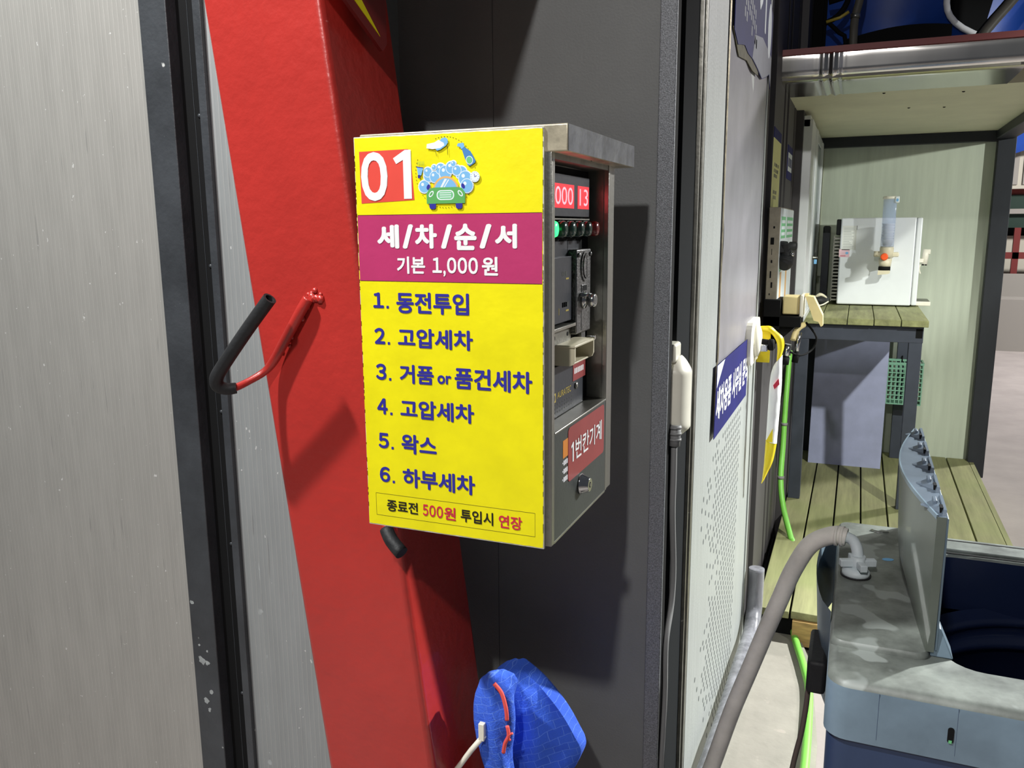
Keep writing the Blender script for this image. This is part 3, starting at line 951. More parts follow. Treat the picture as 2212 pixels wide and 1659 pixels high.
# printed picture of a car in soap bubbles
def emblem():
    mb = MB()
    lvl = [0.9501]

    def shape(poly, key):
        mb.m(key).prism(poly, (0, lvl[0], 0), *FRONT, 0.00005)
        lvl[0] -= 0.000012

    def blob(x, z, r, key='sky_ink'):
        shape(ellipse(x, z, r, r, 20), key)

    cx, cz, R = -0.4825, 1.5690, 0.0415
    for k in range(64):
        a = 2 * math.pi * k / 64
        if 0.15 < (a % (2 * math.pi)) < 0.55 or 1.95 < a < 2.7 or 5.9 < a < 6.25:
            continue
        x, z = cx + R * math.cos(a), cz + (R + 0.0015) * math.sin(a)
        shape(ellipse(x, z, 0.0009, 0.00035, 8, a + math.pi / 2), 'black_ink')
    bub = [(-.512, 1.5525, .0078), (-.505, 1.5655, .0075), (-.5065, 1.5700, .006), (-.497, 1.5640, .007), (-.4885, 1.5735, .0068), (-.4820, 1.5690, .0085),
           (-.4735, 1.5745, .0075), (-.4600, 1.5680, .0080), (-.4660, 1.5710, .0062), (-.4545, 1.5610, .0090), (-.4525, 1.5520, .0085), (-.4975, 1.5755, .0034), (-.4705, 1.5790, .0036)]
    for x, z, r in bub:
        blob(x, z, r + 0.0010, 'cabinet_white')
    for x, z, r in bub:
        blob(x, z, r + 0.0004, 'cabinet_white')
        blob(x, z, r - 0.0004)
        blob(x - r * .3, z + r * .35, r * .26, 'cabinet_white')
    # windscreen and roof arch
    arch = [(-.4815 + .0180 * math.cos(math.pi * k / 16), 1.5475 + .0170 * math.sin(math.pi * k / 16)) for k in range(17)]
    shape(arch, 'amber')
    arch = [(-.4815 + .0156 * math.cos(math.pi * k / 16), 1.5475 + .0146 * math.sin(math.pi * k / 16)) for k in range(17)]
    shape(arch, 'sky_ink')
    shape([(-.4905, 1.549), (-.4875, 1.549), (-.4795, 1.5610), (-.4830, 1.5612)], 'cabinet_white')
    shape([(-.4860, 1.549), (-.4845, 1.549), (-.4765, 1.5600), (-.4780, 1.5605)], 'cabinet_white')
    for s in (-1, 1):
        shape(ellipse(-.4818 + s * .0243, 1.5520, .0022, .0034, 14, s * 0.5), 'blue_ink')
    for s in (-1, 1):
        shape(rrect(-.4820 + s * .0185 - .0046, -.4820 + s * .0185 + .0046, 1.5245, 1.5330, .003), 'blue_ink')
    body = [(-.5087, 1.5312), (-.4552, 1.5312), (-.4548, 1.5440), (-.4590, 1.5495), (-.4650, 1.5510), (-.4985, 1.5510), (-.5045, 1.5495), (-.5090, 1.5440)]
    shape(body, 'mint_dark')
    shape(rrect(-.4945, -.4700, 1.5355, 1.5475, .0055), 'cabinet_white')
    shape(rrect(-.4930, -.4715, 1.5368, 1.5462, .0045), 'mint')
    for k in range(3):
        shape(rrect(-.4905, -.4740, 1.5385 + k * .0026, 1.5396 + k * .0026, .0004), 'cabinet_white')
    for s in (-1, 1):
        shape(ellipse(-.4818 + s * .0203, 1.5432, .0046, .0026, 16, -s * 0.85), 'cabinet_white')
        shape(ellipse(-.4818 + s * .0203, 1.5432, .0030, .0014, 16, -s * 0.85), 'mint_dark')
    # hand with a sponge
    shape([(-.4960, 1.5990), (-.4925, 1.5955), (-.4880, 1.5965), (-.4800, 1.6010), (-.4772, 1.6045), (-.4775, 1.6090), (-.4810, 1.6110), (-.4860, 1.6100)], 'sky_ink')
    shape([(-.5072, 1.5990), (-.5065, 1.6040), (-.4960, 1.6055), (-.4900, 1.6085), (-.4870, 1.6065), (-.4830, 1.6045), (-.4822, 1.6015), (-.4880, 1.5985), (-.4985, 1.5975)], 'white_ink')
    shape([(-.4950, 1.5950), (-.4945, 1.5950), (-.4930, 1.5890), (-.4934, 1.5890)], 'black_ink')
    shape([(-.4785, 1.6010), (-.4780, 1.6010), (-.4775, 1.5900), (-.4780, 1.5900)], 'black_ink')
    # spray bottle
    shape([(-.4585, 1.5965), (-.4540, 1.5980), (-.4465, 1.5930), (-.4400, 1.5820), (-.4405, 1.5795), (-.4475, 1.5755), (-.4505, 1.5765), (-.4545, 1.5850)], 'tarp_ink')
    shape(ellipse(-.4482, 1.5825, .0048, .0052, 18, 0.4), 'cabinet_white')
    shape(ellipse(-.4482, 1.5825, .0040, .0044, 18, 0.4), 'mint')
    shape([(-.4650, 1.6000), (-.4635, 1.6030), (-.4560, 1.6035), (-.4545, 1.5985), (-.4590, 1.5960), (-.4605, 1.5985)], 'sky_ink')
    # brush
    shape([(-.5215, 1.5765), (-.5125, 1.5750), (-.5155, 1.5665), (-.5200, 1.5660)], 'sky_ink')
    shape([(-.5222, 1.5775), (-.5118, 1.5758), (-.5120, 1.5748), (-.5222, 1.5763)], 'blue_ink')
    shape(rrect(-.5205, -.5170, 1.5630, 1.5670, .001), 'blue_ink')
    for k in range(5):
        x = -.5205 + k * .0021
        shape([(x, 1.5785), (x + .0004, 1.5785), (x + .0008, 1.5835), (x + .0004, 1.5835)], 'mint_dark')
    # clock
    blob(-.4412, 1.5626, .0066, 'cabinet_white')
    for k in range(12):
        a = math.pi * k / 6
        shape(ellipse(-.4412 + .0052 * math.cos(a), 1.5626 + .0052 * math.sin(a), .0006, .0003, 6, a), 'tarp_ink')
    shape([(-.4415, 1.5622), (-.4408, 1.5622), (-.4418, 1.5662), (-.4423, 1.5662)], 'blue_ink')
    shape([(-.4415, 1.5622), (-.4412, 1.5628), (-.4388, 1.5640), (-.4386, 1.5635)], 'blue_ink')
    mb.build('car_wash_picture', SP, label='printed green car in soap bubbles')


M['mint_dark'] = mat('green_print', (92, 168, 92), 0.5)
M['tarp_ink'] = mat('mid_blue_print', (70, 130, 190), 0.5)
M['amber'] = mat('amber_print_line', (226, 176, 110), 0.5)
emblem()

# display
mb = MB().m('panel_dark').box(-0.3745, -0.3620, 0.972, 1.166, 1.5145, 1.5690, 0.001)
mb.m('steel_dull').box(-0.3745, -0.3615, 0.972, 1.166, 1.5105, 1.5125)
DU = mb.build('display_unit', CM)
for body, a, b_, u0, u1 in (('000', 1.012, 1.0955, 1.0185, 1.0900), ('13', 1.112, 1.1625, 1.1190, 1.1570)):
    MB().m('led_back').box(-0.3625, -0.3616, a, b_, 1.5257, 1.5565).build('display_window', DU, label='glowing red window')
    lettering(body, u0, u1, 1.5300, 1.5528, (-0.3616, 0, 0), SIDE, 'led_digit', DU, 0.0, 'digits')
# push buttons
for k, y in enumerate((0.9930, 1.0300, 1.0647, 1.1010, 1.1360, 1.1716)):
    kk = 'green_on' if k == 0 else ('red_lens' if k == 5 else 'green_off')
    mb = MB().m('black').lathe([(0.0125, 0), (0.0125, 0.006), (0.0105, 0.0075)], (-0.374, y, 1.4985), 'X', 20)
    mb.m(kk).lathe([(0.0092, 0), (0.0105, 0.001), (0.0105, 0.0130), (0.0092, 0.0160), (0.004, 0.0172)], (-0.3665, y, 1.4985), 'X', 20)
    mb.build('push_button', CM, label=('lit green push button', 'dark green push button', 'dark green push button', 'dark green push button', 'dark green push button', 'dark red push button')[k])
mb = MB().m('panel_dark')
for a, b_ in ((0.975, 1.035), (1.037, 1.100), (1.102, 1.150)):
    mb.box(-0.3735, -0.3725, a, b_, 1.462, 1.482)
mb.build('button_label', CM)
# coin plate
mb = MB().m('cast').box(-0.374, -0.360, 1.105, 1.170, 1.352, 1.4705, 0.002)
mb.m('cast').box(-0.374, -0.364, 1.140, 1.158, 1.340, 1.355)
for y in (1.111, 1.164):
    mb.lathe([(0.0035, 0), (0.003, 0.0025), (0.0012, 0.003)], (-0.360, y, 1.463), 'X', 8)
CPL = mb.build('coin_plate', CM)
mb = MB().m('cast')
mb.prism(ellipse(1.140, 1.4465, 0.0185, 0.0215, 28), (-0.3602, 0, 0), *SIDE, 0.0022)
mb.m('black').prism(ellipse(1.140, 1.4465, 0.0150, 0.0180, 28), (-0.358, 0, 0), *SIDE, 0.0001)
mb.m('cast').prism(ellipse(1.140, 1.4465, 0.0138, 0.0168, 28), (-0.3578, 0, 0), *SIDE, 0.0012)
mb.m('black').box(-0.3566, -0.3564, 1.1388, 1.1412, 1.4308, 1.4622)
mb.build('coin_slot', CPL, label='oval coin slot')
mb = MB().m('cast').box(-0.3602, -0.3590, 1.125, 1.150, 1.4105, 1.4205, 0.0004)
mb.m('black').box(-0.3591, -0.3588, 1.127, 1.148, 1.4118, 1.4192)
mb.build('name_plate', CPL)
mb = MB().m('chrome').lathe([(0.012, 0), (0.012, 0.003), (0.0075, 0.004), (0.0075, 0.008), (0.0098, 0.009), (0.0098, 0.0165), (0.0085, 0.018)], (-0.360, 1.136, 1.3985), 'X', 22)
mb.m('cast').lathe([(0.006, 0), (0.006, 0.0003)], (-0.342, 1.136, 1.3985), 'X', 16)
mb.m('chrome').box(-0.360, -0.350, 1.118, 1.130, 1.404, 1.410, 0.001)
mb.build('reject_knob', CPL, label='chrome round knob')
mb = MB().m('black').box(-0.3601, -0.3598, 1.1250, 1.1275, 1.356, 1.384)
mb.build('coin_gap', CPL)
# dark instruction plate with small marks
mb = MB().m('panel_dark').box(-0.3745, -0.3660, 0.968, 1.100, 1.3735, 1.4620, 0.001)
mb.m('gold')
for y, z, h in ((1.075, 1.4310, .0022), (1.075, 1.3875, .0022), (1.046, 1.3850, .009)):
    mb.box(-0.3661, -0.3657, y, y + (.012 if h < .005 else .0012), z, z + h)
mb.m('panel_gray')
for z0, n in ((1.436, 3), (1.394, 4), (1.394, 3)):
    for k in range(n):
        y = 1.060 + k * 0.007
        mb.box(-0.3661, -0.3657, y, y + .0045, z0, z0 + .0065)
mb.build('instruction_plate', CM)
mb = MB().m('steel').box(-0.3745, -0.3605, 0.968, 1.104, 1.3650, 1.3695, 0.0006)
mb.m('steel_dull').box(-0.3745, -0.3685, 0.968, 1.104, 1.345, 1.365)
mb.m('black')
for y in (1.035, 1.090):
    mb.lathe([(0.003, 0), (0.003, 0.0006)], (-0.3685, y, 1.355), 'X', 10)
mb.build('shelf_rail', CM)
# coin return cup
mb = MB().m('beige')
mb.prism([(-0.374, 1.3430), (-0.3430, 1.3430), (-0.3430, 1.3240), (-0.3455, 1.3185), (-0.3500, 1.3165), (-0.374, 1.3165)], (0, 1.046, 0), (1, 0, 0), (0, 0, 1), (0, 1, 0), 0.004)
mb.prism([(-0.374, 1.3430), (-0.3430, 1.3430), (-0.3430, 1.3240), (-0.3455, 1.3185), (-0.3500, 1.3165), (-0.374, 1.3165)], (0, 1.131, 0), (1, 0, 0), (0, 0, 1), (0, 1, 0), 0.004)
mb.box(-0.374, -0.342, 1.044, 1.137, 1.3415, 1.3450, 0.001)
mb.box(-0.374, -0.349, 1.048, 1.133, 1.3165, 1.3190, 0.001)
mb.m('black').box(-0.374, -0.372, 1.050, 1.131, 1.319, 1.3415)
mb.m('chrome').lathe([(0.0015, 0), (0.0015, 0.012), (0.0028, 0.013)], (-0.354, 1.133, 1.346), 'X', 8)
mb.build('coin_return_cup', CM, label='beige coin return cup')
# lower plate with gold mark and small red sticker
mb = MB().m('panel_dark').box(-0.3745, -0.3690, 0.968, 1.165, 1.2440, 1.3150, 0.001)
mb.m('panel_gray')
rs = random.Random(12)
for r in range(3):
    for k in range(9):
        y = 1.03 + k * 0.010
        mb.box(-0.3692, -0.3688, y, y + rs.uniform(.004, .008), 1.2615 - r * .0055, 1.2635 - r * .0055)
LP = mb.build('maker_plate', CM)
mb = MB().m('gold').box(-0.3690, -0.3687, 1.030, 1.043, 1.2665, 1.2790)
mb.m('panel_dark').prism(ellipse(1.0365, 1.2727, .004, .0045, 14), (-0.3687, 0, 0), *SIDE, 0.0002)
mb.build('emblem', LP, label='small gold square emblem')
lettering('AURATEC', 1.049, 1.108, 1.2700, 1.2790, (-0.3690, 0, 0), SIDE, 'gold', LP, 0.0)
mb = MB().m('dull_red').box(-0.3690, -0.3684, 1.116, 1.176, 1.2825, 1.3105)
mb.m('bag_white')
for k in range(6):
    mb.box(-0.3685, -0.3682, 1.122 + k * .0075, 1.127 + k * .0075, 1.2925, 1.3005)
mb.build('small_sticker', CM, label='small red sticker')
MB().m('steel').lathe([(0.005, 0), (0.005, 0.002), (0.002, 0.003)], (-0.369, 1.130, 1.2745), 'X', 10).build('screw', CM)
# flush cover with lock
mb = MB().m('panel_gray').box(-0.3755, -0.3435, 0.9665, 1.1995, 1.0975, 1.2405)
mb.m('steel').box(-0.3755, -0.3425, 0.9665, 1.1995, 1.2400, 1.2435, 0.0012)
CV = mb.build('cover_door', CM)
mb = MB().m('dull_red').prism(rrect(1.0205, 1.190, 1.1620, 1.2370, 0.007), (-0.3432, 0, 0), *SIDE, 0.0005)
mb.build('sticker', CV, label='dull red sticker with white lettering')
lettering('|1', 1.0310, 1.0420, 1.1865, 1.2140, (-0.3425, 0, 0), SIDE, 'white_ink', CV)
lettering('번칸기계', 1.0490, 1.1745, 1.1860, 1.2160, (-0.3425, 0, 0), SIDE, 'white_ink', CV, 0.012)
mb = MB().m('orange_dull').box(-0.3434, -0.3431, 1.0000, 1.0195, 1.2005, 1.2245)
mb.m('cup')
for r in range(3):
    mb.box(-0.3434, -0.3431, 0.998, 1.0, 1.1935 - r * .0115, 1.1955 - r * .0115)
    for k in range(3):
        mb.box(-0.3434, -0.3431, 1.0025 + k * .006, 1.0065 + k * .006, 1.1905 - r * .0115, 1.1970 - r * .0115)
mb.build('label_print', CV, label='orange emblem and white bullet text')
mb = MB().m('chrome').lathe([(0.0150, 0), (0.0150, 0.002), (0.0130, 0.004), (0.0100, 0.013), (0.0095, 0.0138)], (-0.3433, 1.078, 1.1435), 'X', 22)
mb.m('black').lathe([(0.0042, 0), (0.0042, 0.0003)], (-0.3296, 1.078, 1.1435), 'X', 14)
mb.m('steel').lathe([(0.0026, 0), (0.0026, 0.0003)], (-0.3293, 1.078, 1.1435), 'X', 12)
mb.build('cam_lock', CV, label='round steel lock')

# ------------------------------------------------------------------ socket and cable beside the door
SO = thing('wall_socket', (-0.312, 1.47, 1.19), 'cream weatherproof wall socket with its flap over a plug, left of the pale door', 'wall socket')
mb = MB().m('offwhite').box(-0.3125, -0.296, 1.445, 1.512, 1.135, 1.275, 0.004)
mb.box(-0.3125, -0.288, 1.450, 1.500, 1.262, 1.296, 0.005)
mb.m('black').box(-0.2965, -0.2955, 1.452, 1.470, 1.275, 1.285)
mb.build('back_plate', SO)
def flap(u, v):
    # rounded cover hanging from the hinge, pinched to a tab at the bottom
    a = math.pi * u
    z = 1.272 - v * 0.172
    t = v
    wdt = 0.040 * (min(1, (t + .01) / 0.16) ** 0.45 if t < 0.15 else 1.0)
    if t > 0.74:
        wdt *= max(0.25, 1 - (t - 0.74) / 0.13 * 0.75) if t < 0.87 else 0.25
    dep = 0.031 * (min(1, (t + .03) / 0.20) ** 0.5 if t < 0.17 else 1.0)
    if t > 0.78:
        dep *= max(0.32, 1 - (t - 0.78) / 0.12 * 0.68)
    return (-0.297 + dep * math.sin(a) ** 0.7 if 0 < u < 1 else -0.297, 1.488 - wdt * math.cos(a) + (0.012 * max(0, t - .7) / .3), z)


mb = MB().m('offwhite').grid(17, 40, flap)
mb.build('flap', SO)
mb = MB().m('cable').tube([(-0.285, 1.452, 1.150), (-0.286, 1.450, 1.112)], 0.0105, 12)
for k in range(3):
    mb.lathe([(0.012, 0), (0.012, 0.004)], (-0.2855, 1.451, 1.122 + k * .011), 'Z', 12)
mb.build('plug', SO, label='grey plug')
mb = MB().m('cable').tube([(-0.286, 1.450, 1.112), (-0.286, 1.452, 1.05), (-0.287, 1.458, 0.98), (-0.288, 1.487, 0.86), (-0.289, 1.482, 0.79), (-0.289, 1.440, 0.73), (-0.289, 1.443, 0.62), (-0.289, 1.425, 0.47), (-0.289, 1.43, 0.30), (-0.285, 1.44, 0.10), (-0.28, 1.48, 0.052)], 0.0058, 10, sub=6)
cb = mb.build('power_cable', None, (-0.286, 1.45, 0.05))
tag(cb, 'grey power cable hanging straight down from the cream wall socket', 'cable')

# ------------------------------------------------------------------ things hanging on the dark wall beyond the door
def tri(mb, pts):
    mb.ngon(pts)


# plastic sack hung over the door lock
def band(mb, outer, inner, y0, th, nseg=8):
    """curved strip between two polylines in the XZ plane, bulging in Y"""
    A = spline([Vector((p[0], 0, p[1])) for p in outer], nseg)
    B = spline([Vector((p[0], 0, p[1])) for p in inner], nseg)
    n = len(A)
    for sgn in (-1, 1):
        def f(u, v, sgn=sgn):
            a, b_ = A[min(int(u * (n - 1) + .5), n - 1)], B[min(int(u * (n - 1) + .5), n - 1)]
            q = a.lerp(b_, v)
            return (q.x, y0 + sgn * th * math.sin(math.pi * v) ** .6 + 0.004 * noise.noise((q.x * 60, q.z * 25, sgn)), q.z + 0.002 * noise.noise((q.x * 50, 3, q.z * 50)))
        mb.grid(n, 9, f)


mb = MB().m('bag_yellow')
band(mb, [(-0.276, 1.193), (-0.255, 1.199), (-0.236, 1.198), (-0.219, 1.184), (-0.199, 1.166), (-0.193, 1.140), (-0.199, 1.110), (-0.207, 1.078)],
     [(-0.274, 1.178), (-0.255, 1.181), (-0.240, 1.178), (-0.228, 1.168), (-0.218, 1.152), (-0.214, 1.136), (-0.213, 1.110), (-0.214, 1.078)], 2.65, 0.012)
mb.grid(8, 8, lambda u, v: (-0.277 + u * 0.040, 2.675 + 0.004 * noise.noise((u * 4, v * 4, 2)), 1.180 - v * 0.100))
bag = mb.build('plastic_bag', None, (-0.24, 2.65, 0.70))
tag(bag, 'white and yellow plastic sack hung over the lock of the pale door', 'plastic bag')
mb = MB().m('bag_white')
band(mb, [(-0.216, 1.088), (-0.226, 1.062), (-0.231, 1.02), (-0.232, 0.96), (-0.233, 0.90), (-0.234, 0.838)],
     [(-0.197, 1.110), (-0.196, 1.062), (-0.195, 1.02), (-0.196, 0.96), (-0.198, 0.90), (-0.200, 0.828)], 2.65, 0.020)
mb.build('white_print_side', bag, label='white middle of the sack')
mb = MB().m('bag_yellow')
band(mb, [(-0.234, 0.840), (-0.235, 0.80), (-0.236, 0.76), (-0.239, 0.71), (-0.241, 0.697)],
     [(-0.200, 0.830), (-0.204, 0.80), (-0.211, 0.762), (-0.229, 0.715), (-0.238, 0.697)], 2.65, 0.014)
mb.prism([(-0.232, 0.838), (-0.213, 0.880), (-0.212, 0.835)], (0, 2.632, 0), *FRONT, 0.003)
mb.build('yellow_tip', bag, label='yellow lower tip of the sack')
mb = MB().m('red_ink').prism([(-0.218, 1.018), (-0.203, 1.040), (-0.200, 1.022), (-0.214, 1.006)], (0, 2.626, 0), *FRONT, 0.002)
mb.build('print_mark', bag)

# paper notices
mb = MB().m('yellow_paper').box(-0.291, -0.2895, 3.03, 3.30, 1.562, 1.797)
mb.m('navy').box(-0.291, -0.2893, 3.03, 3.30, 1.797, 1.832)
mb.m('black_ink')
rs = random.Random(8)
for z, n in ((1.705, 4), (1.685, 4), (1.668, 3), (1.612, 3), (1.594, 3)):
    for k in range(n):
        y = 3.08 + k * 0.042
        mb.box(-0.2896, -0.2892, y, y + rs.uniform(.018, .034), z, z + .012)
nt = mb.build('notice', None, (-0.29, 3.17, 1.562))
tag(nt, 'tall pale yellow notice with a blue top band on the dark wall', 'notice')
mb = MB().m('navy').box(-0.291, -0.2888, 3.61, 3.845, 1.690, 1.823)
nb = mb.build('notice', None, (-0.29, 3.73, 1.69))
tag(nb, 'small blue plate with white print, right of the pale yellow notice', 'notice')
mb = MB().m('cabinet_white').box(-0.2888, -0.2884, 3.63, 3.825, 1.722, 1.795)
mb.m('navy')
for k in range(4):
    mb.box(-0.2884, -0.2881, 3.645 + k * .044, 3.675 + k * .044, 1.74, 1.775)
mb.build('print_area', nb)

# two slim notice cabinets side by side
def cabinet(y0, y1, label, extra):
    c = thing('wall_cabinet', (-0.29, y0, 1.118), label, 'cabinet')
    mb = MB().m('cabinet_beige').box(-0.291, -0.2535, y0, y1, 1.118, 1.564, 0.002)
    mb.m('cabinet_white').box(-0.2545, -0.2515, y0 + 0.004, y1 - 0.003, 1.121, 1.561, 0.001)
    mb.m('black')
    if extra:
        rs = random.Random(2)
        for k in range(9):
            z = 1.50 - k * 0.038
            mb.box(-0.283 + rs.uniform(0, .008), -0.279 + rs.uniform(0, .010), y0 - 0.0008, y0 + 0.002, z - rs.uniform(.006, .03), z)
    mb.build('case', c)
    mb = MB().m('mint').box(-0.2518, -0.2510, y0 + 0.02, y1 - 0.03, 1.458, 1.533)
    mb.m('cabinet_white')
    for k in range(3):
        mb.box(-0.2511, -0.2507, y0 + 0.035, y1 - 0.05, 1.468 + k * .021, 1.479 + k * .021)
    mb.m('amber').box(-0.2518, -0.2510, y0 + 0.06, y0 + 0.12, 1.20, 1.34)
    mb.m('mint').box(-0.2518, -0.2510, y0 + 0.03, y0 + 0.09, 1.345, 1.385)
    mb.build('printed_sheet', c, label='green and amber print')
    return c


ca = cabinet(3.00, 3.225, 'slim beige and white wall cabinet with a green print, nearest the door', True)
cb2 = cabinet(3.232, 3.57, 'slim white wall cabinet with a green print, second from the door', False)
mb = MB().m('rubber').tube([(-0.238, 3.02, 1.445), (-0.236, 3.03, 1.42), (-0.232, 3.04, 1.40), (-0.236, 3.03, 1.375), (-0.240, 3.02, 1.365)], [0.012, 0.014, 0.026, 0.030, 0.020], 14, sub=5)
mb.m('chrome').lathe([(0.009, 0), (0.007, 0.012)], (-0.217, 3.03, 1.405), 'X', 12)
mb.m('rubber').box(-0.252, -0.236, 3.015, 3.04, 1.41, 1.45, 0.003)
bl = mb.build('nozzle_handle', None, (-0.238, 3.03, 1.365))
tag(bl, 'black rounded gun handle hung on the nearer slim wall cabinet', 'nozzle')
mb = MB().m('rubber').lathe([(0.010, 0), (0.017, 0.006), (0.017, 0.028), (0.010, 0.034)], (-0.2515, 3.36, 1.425), 'X', 16)
kb = mb.build('knob', None, (-0.2515, 3.36, 1.41))
tag(kb, 'small black knob on the farther slim wall cabinet', 'knob')

# bracket with outdoor socket boxes, cables and the lime green hose
OB = thing('outlet_box', (-0.25, 3.2, 1.16), 'cream outdoor socket box with its flap lifted, on a black bracket near the table', 'socket box')
mb = MB().m('cream').box(-0.232, -0.176, 3.00, 3.10, 1.200, 1.262, 0.005)
mb.m('offwhite').box(-0.176, -0.163, 2.99, 3.11, 1.192, 1.268, 0.004)
mb.build('box', OB)
mb = MB().m('cream')
mb.hexa([(-0.163, 3.02, 1.262), (-0.155, 3.02, 1.262), (-0.155, 3.10, 1.262), (-0.163, 3.10, 1.262), (-0.163, 3.02, 1.268), (-0.150, 3.02, 1.268), (-0.150, 3.10, 1.268), (-0.163, 3.10, 1.268)])
mb.prism([(-0.160, 1.266), (-0.132, 1.262), (-0.100, 1.200), (-0.098, 1.165), (-0.104, 1.162), (-0.113, 1.178), (-0.128, 1.182)], (0, 3.00, 0), (1, 0, 0), (0, 0, 1), (0, 1, 0), 0.07)
mb.build('flap', OB, label='lifted cream flap')
mb = MB().m('black').box(-0.292, -0.236, 2.97, 3.12, 1.150, 1.252, 0.002)
mb.box(-0.292, -0.168, 2.97, 3.12, 1.160, 1.196, 0.002)
mb.box(-0.29, -0.25, 2.99, 3.01, 1.08, 1.165)
mb.hexa([(-0.290, 2.99, 1.06), (-0.285, 2.99, 1.06), (-0.285, 3.10, 1.06), (-0.290, 3.10, 1.06), (-0.290, 2.99, 1.16), (-0.185, 2.99, 1.16), (-0.185, 3.10, 1.16), (-0.290, 3.10, 1.16)])
mb.build('bracket', OB, label='black bracket')
mb = MB().m('cream').tube([(-0.160, 3.02, 1.165), (-0.175, 3.0, 1.155), (-0.186, 2.99, 1.135), (-0.190, 2.98, 1.115)], 0.010, 10, sub=3)
mb.m('chrome').tube([(-0.170, 3.0, 1.14), (-0.176, 3.0, 1.10), (-0.178, 3.0, 1.06)], 0.008, 10)
mb.m('black').tube([(-0.176, 3.0, 1.07), (-0.182, 3.0, 1.035)], 0.011, 10)
mb.tube([(-0.155, 3.05, 1.17), (-0.118, 3.05, 1.12), (-0.13, 3.05, 1.075), (-0.165, 3.0, 1.06), (-0.20, 2.98, 1.075)], 0.0035, 8, sub=4)
mb.m('chrome').tube([(-0.205, 2.98, 1.10), (-0.213, 2.98, 1.05)], 0.012, 10)
mb.m('black').tube([(-0.213, 2.98, 1.055), (-0.216, 2.98, 1.03)], 0.016, 12)
mb.build('plugs', OB, label='black and chrome plugs with a thin cable')

mb = MB().m('hose_green').tube([(-0.268, 4.02, 0.93), (-0.268, 3.97, 0.80), (-0.268, 3.93, 0.69), (-0.266, 3.88, 0.52), (-0.262, 3.80, 0.37), (-0.240, 3.74, 0.26), (-0.20, 3.66, 0.163), (-0.185, 3.62, 0.135), (-0.17, 3.40, 0.06), (-0.155, 3.15, 0.056), (-0.140, 3.02, 0.058), (-0.118, 2.88, 0.058), (-0.080, 2.70, 0.058), (-0.056, 2.54, 0.058), (-0.047, 2.20, 0.058), (-0.05, 1.80, 0.058)], 0.0125, 12, sub=6)
mb.m('cable')
for p in ((-0.2665, 3.905, 0.600), (-0.262, 3.80, 0.375)):
    mb.lathe([(0.0150, 0), (0.0150, 0.012)], p, 'Z', 12)
gh = mb.build('garden_hose', None, (-0.2, 3.6, 0.05))
tag(gh, 'lime green hose running down the dark wall and over the pale slab', 'hose')
mb = MB().m('rubber').tube([(-0.268, 4.03, 0.92), (-0.268, 4.05, 0.98), (-0.25, 4.06, 1.02)], 0.014, 10, sub=3)
mb.build('end_fitting', gh, label='black end fitting')

# ------------------------------------------------------------------ work table in the alcove
T = thing('work_table', (0.05, 4.7, 0.15), 'mossy plank table on a slate blue steel frame in the alcove', 'table')
mb = MB().m('table')
seams = [-0.262, -0.146, -0.030, 0.086, 0.202, 0.318]
for k in range(5):
    mb.box(seams[k] + 0.0018, seams[k + 1] - 0.0018, 4.20 + 0.004 * math.sin(k * 3), 5.335, 1.040, 1.070, 0.002, 1)
mb.build('table_top', T)
mb = MB().m('beam_blue').box(-0.255, 0.300, 4.235, 4.295, 0.962, 1.039, 0.002)
mb.box(-0.255, -0.195, 4.295, 5.28, 0.962, 1.039).box(0.240, 0.300, 4.295, 5.28, 0.962, 1.039)
mb.m('black').box(0.268, 0.296, 4.2335, 4.2352, 0.985, 1.028)
mb.build('frame', T)
for x0, x1, y0, y1 in ((-0.255, -0.198, 4.237, 4.294), (0.242, 0.298, 4.237, 4.294), (-0.255, -0.198, 5.22, 5.28), (0.242, 0.298, 5.22, 5.28)):
    MB().m('beam_blue').box(x0, x1, y0, y1, 0.150, 0.963, 0.002).build('leg', T)
# leaning board
mb = MB().m('board').hexa([(-0.197, 4.95, 0.150), (0.188, 4.95, 0.150), (0.188, 4.97, 0.150), (-0.197, 4.97, 0.150), (-0.195, 5.02, 0.90), (0.192, 5.02, 0.90), (0.192, 5.04, 0.90), (-0.195, 5.04, 0.90)])
bd = mb.build('board', None, (0, 4.96, 0.15))
tag(bd, 'blue grey flat board leaning upright beneath the mossy table', 'board')
# basket
BK = thing('basket', (0.28, 5.12, 0.50), 'teal green perforated plastic basket hung behind the right table leg', 'basket')
mb = MB().m('basket')
x0, x1, y0, y1, z0, z1 = 0.196, 0.372, 5.075, 5.21, 0.505, 0.735
def lattice(ax, lo, hi, fixed, zlo, zhi):
    n = max(3, int(round((hi - lo) / 0.022)))
    for k in range(n + 1):
        c = lo + (hi - lo) * k / n
        if ax == 'x':
            mb.box(c - .0028, c + .0028, fixed - .002, fixed + .002, zlo, zhi)
        else:
            mb.box(fixed - .002, fixed + .002, c - .0028, c + .0028, zlo, zhi)
    m_ = max(3, int(round((zhi - zlo) / 0.026)))
    for k in range(m_ + 1):
        c = zlo + (zhi - zlo) * k / m_
        if ax == 'x':
            mb.box(lo, hi, fixed - .0025, fixed + .0025, c - .0032, c + .0032)
        else:
            mb.box(fixed - .0025, fixed + .0025, lo, hi, c - .0032, c + .0032)


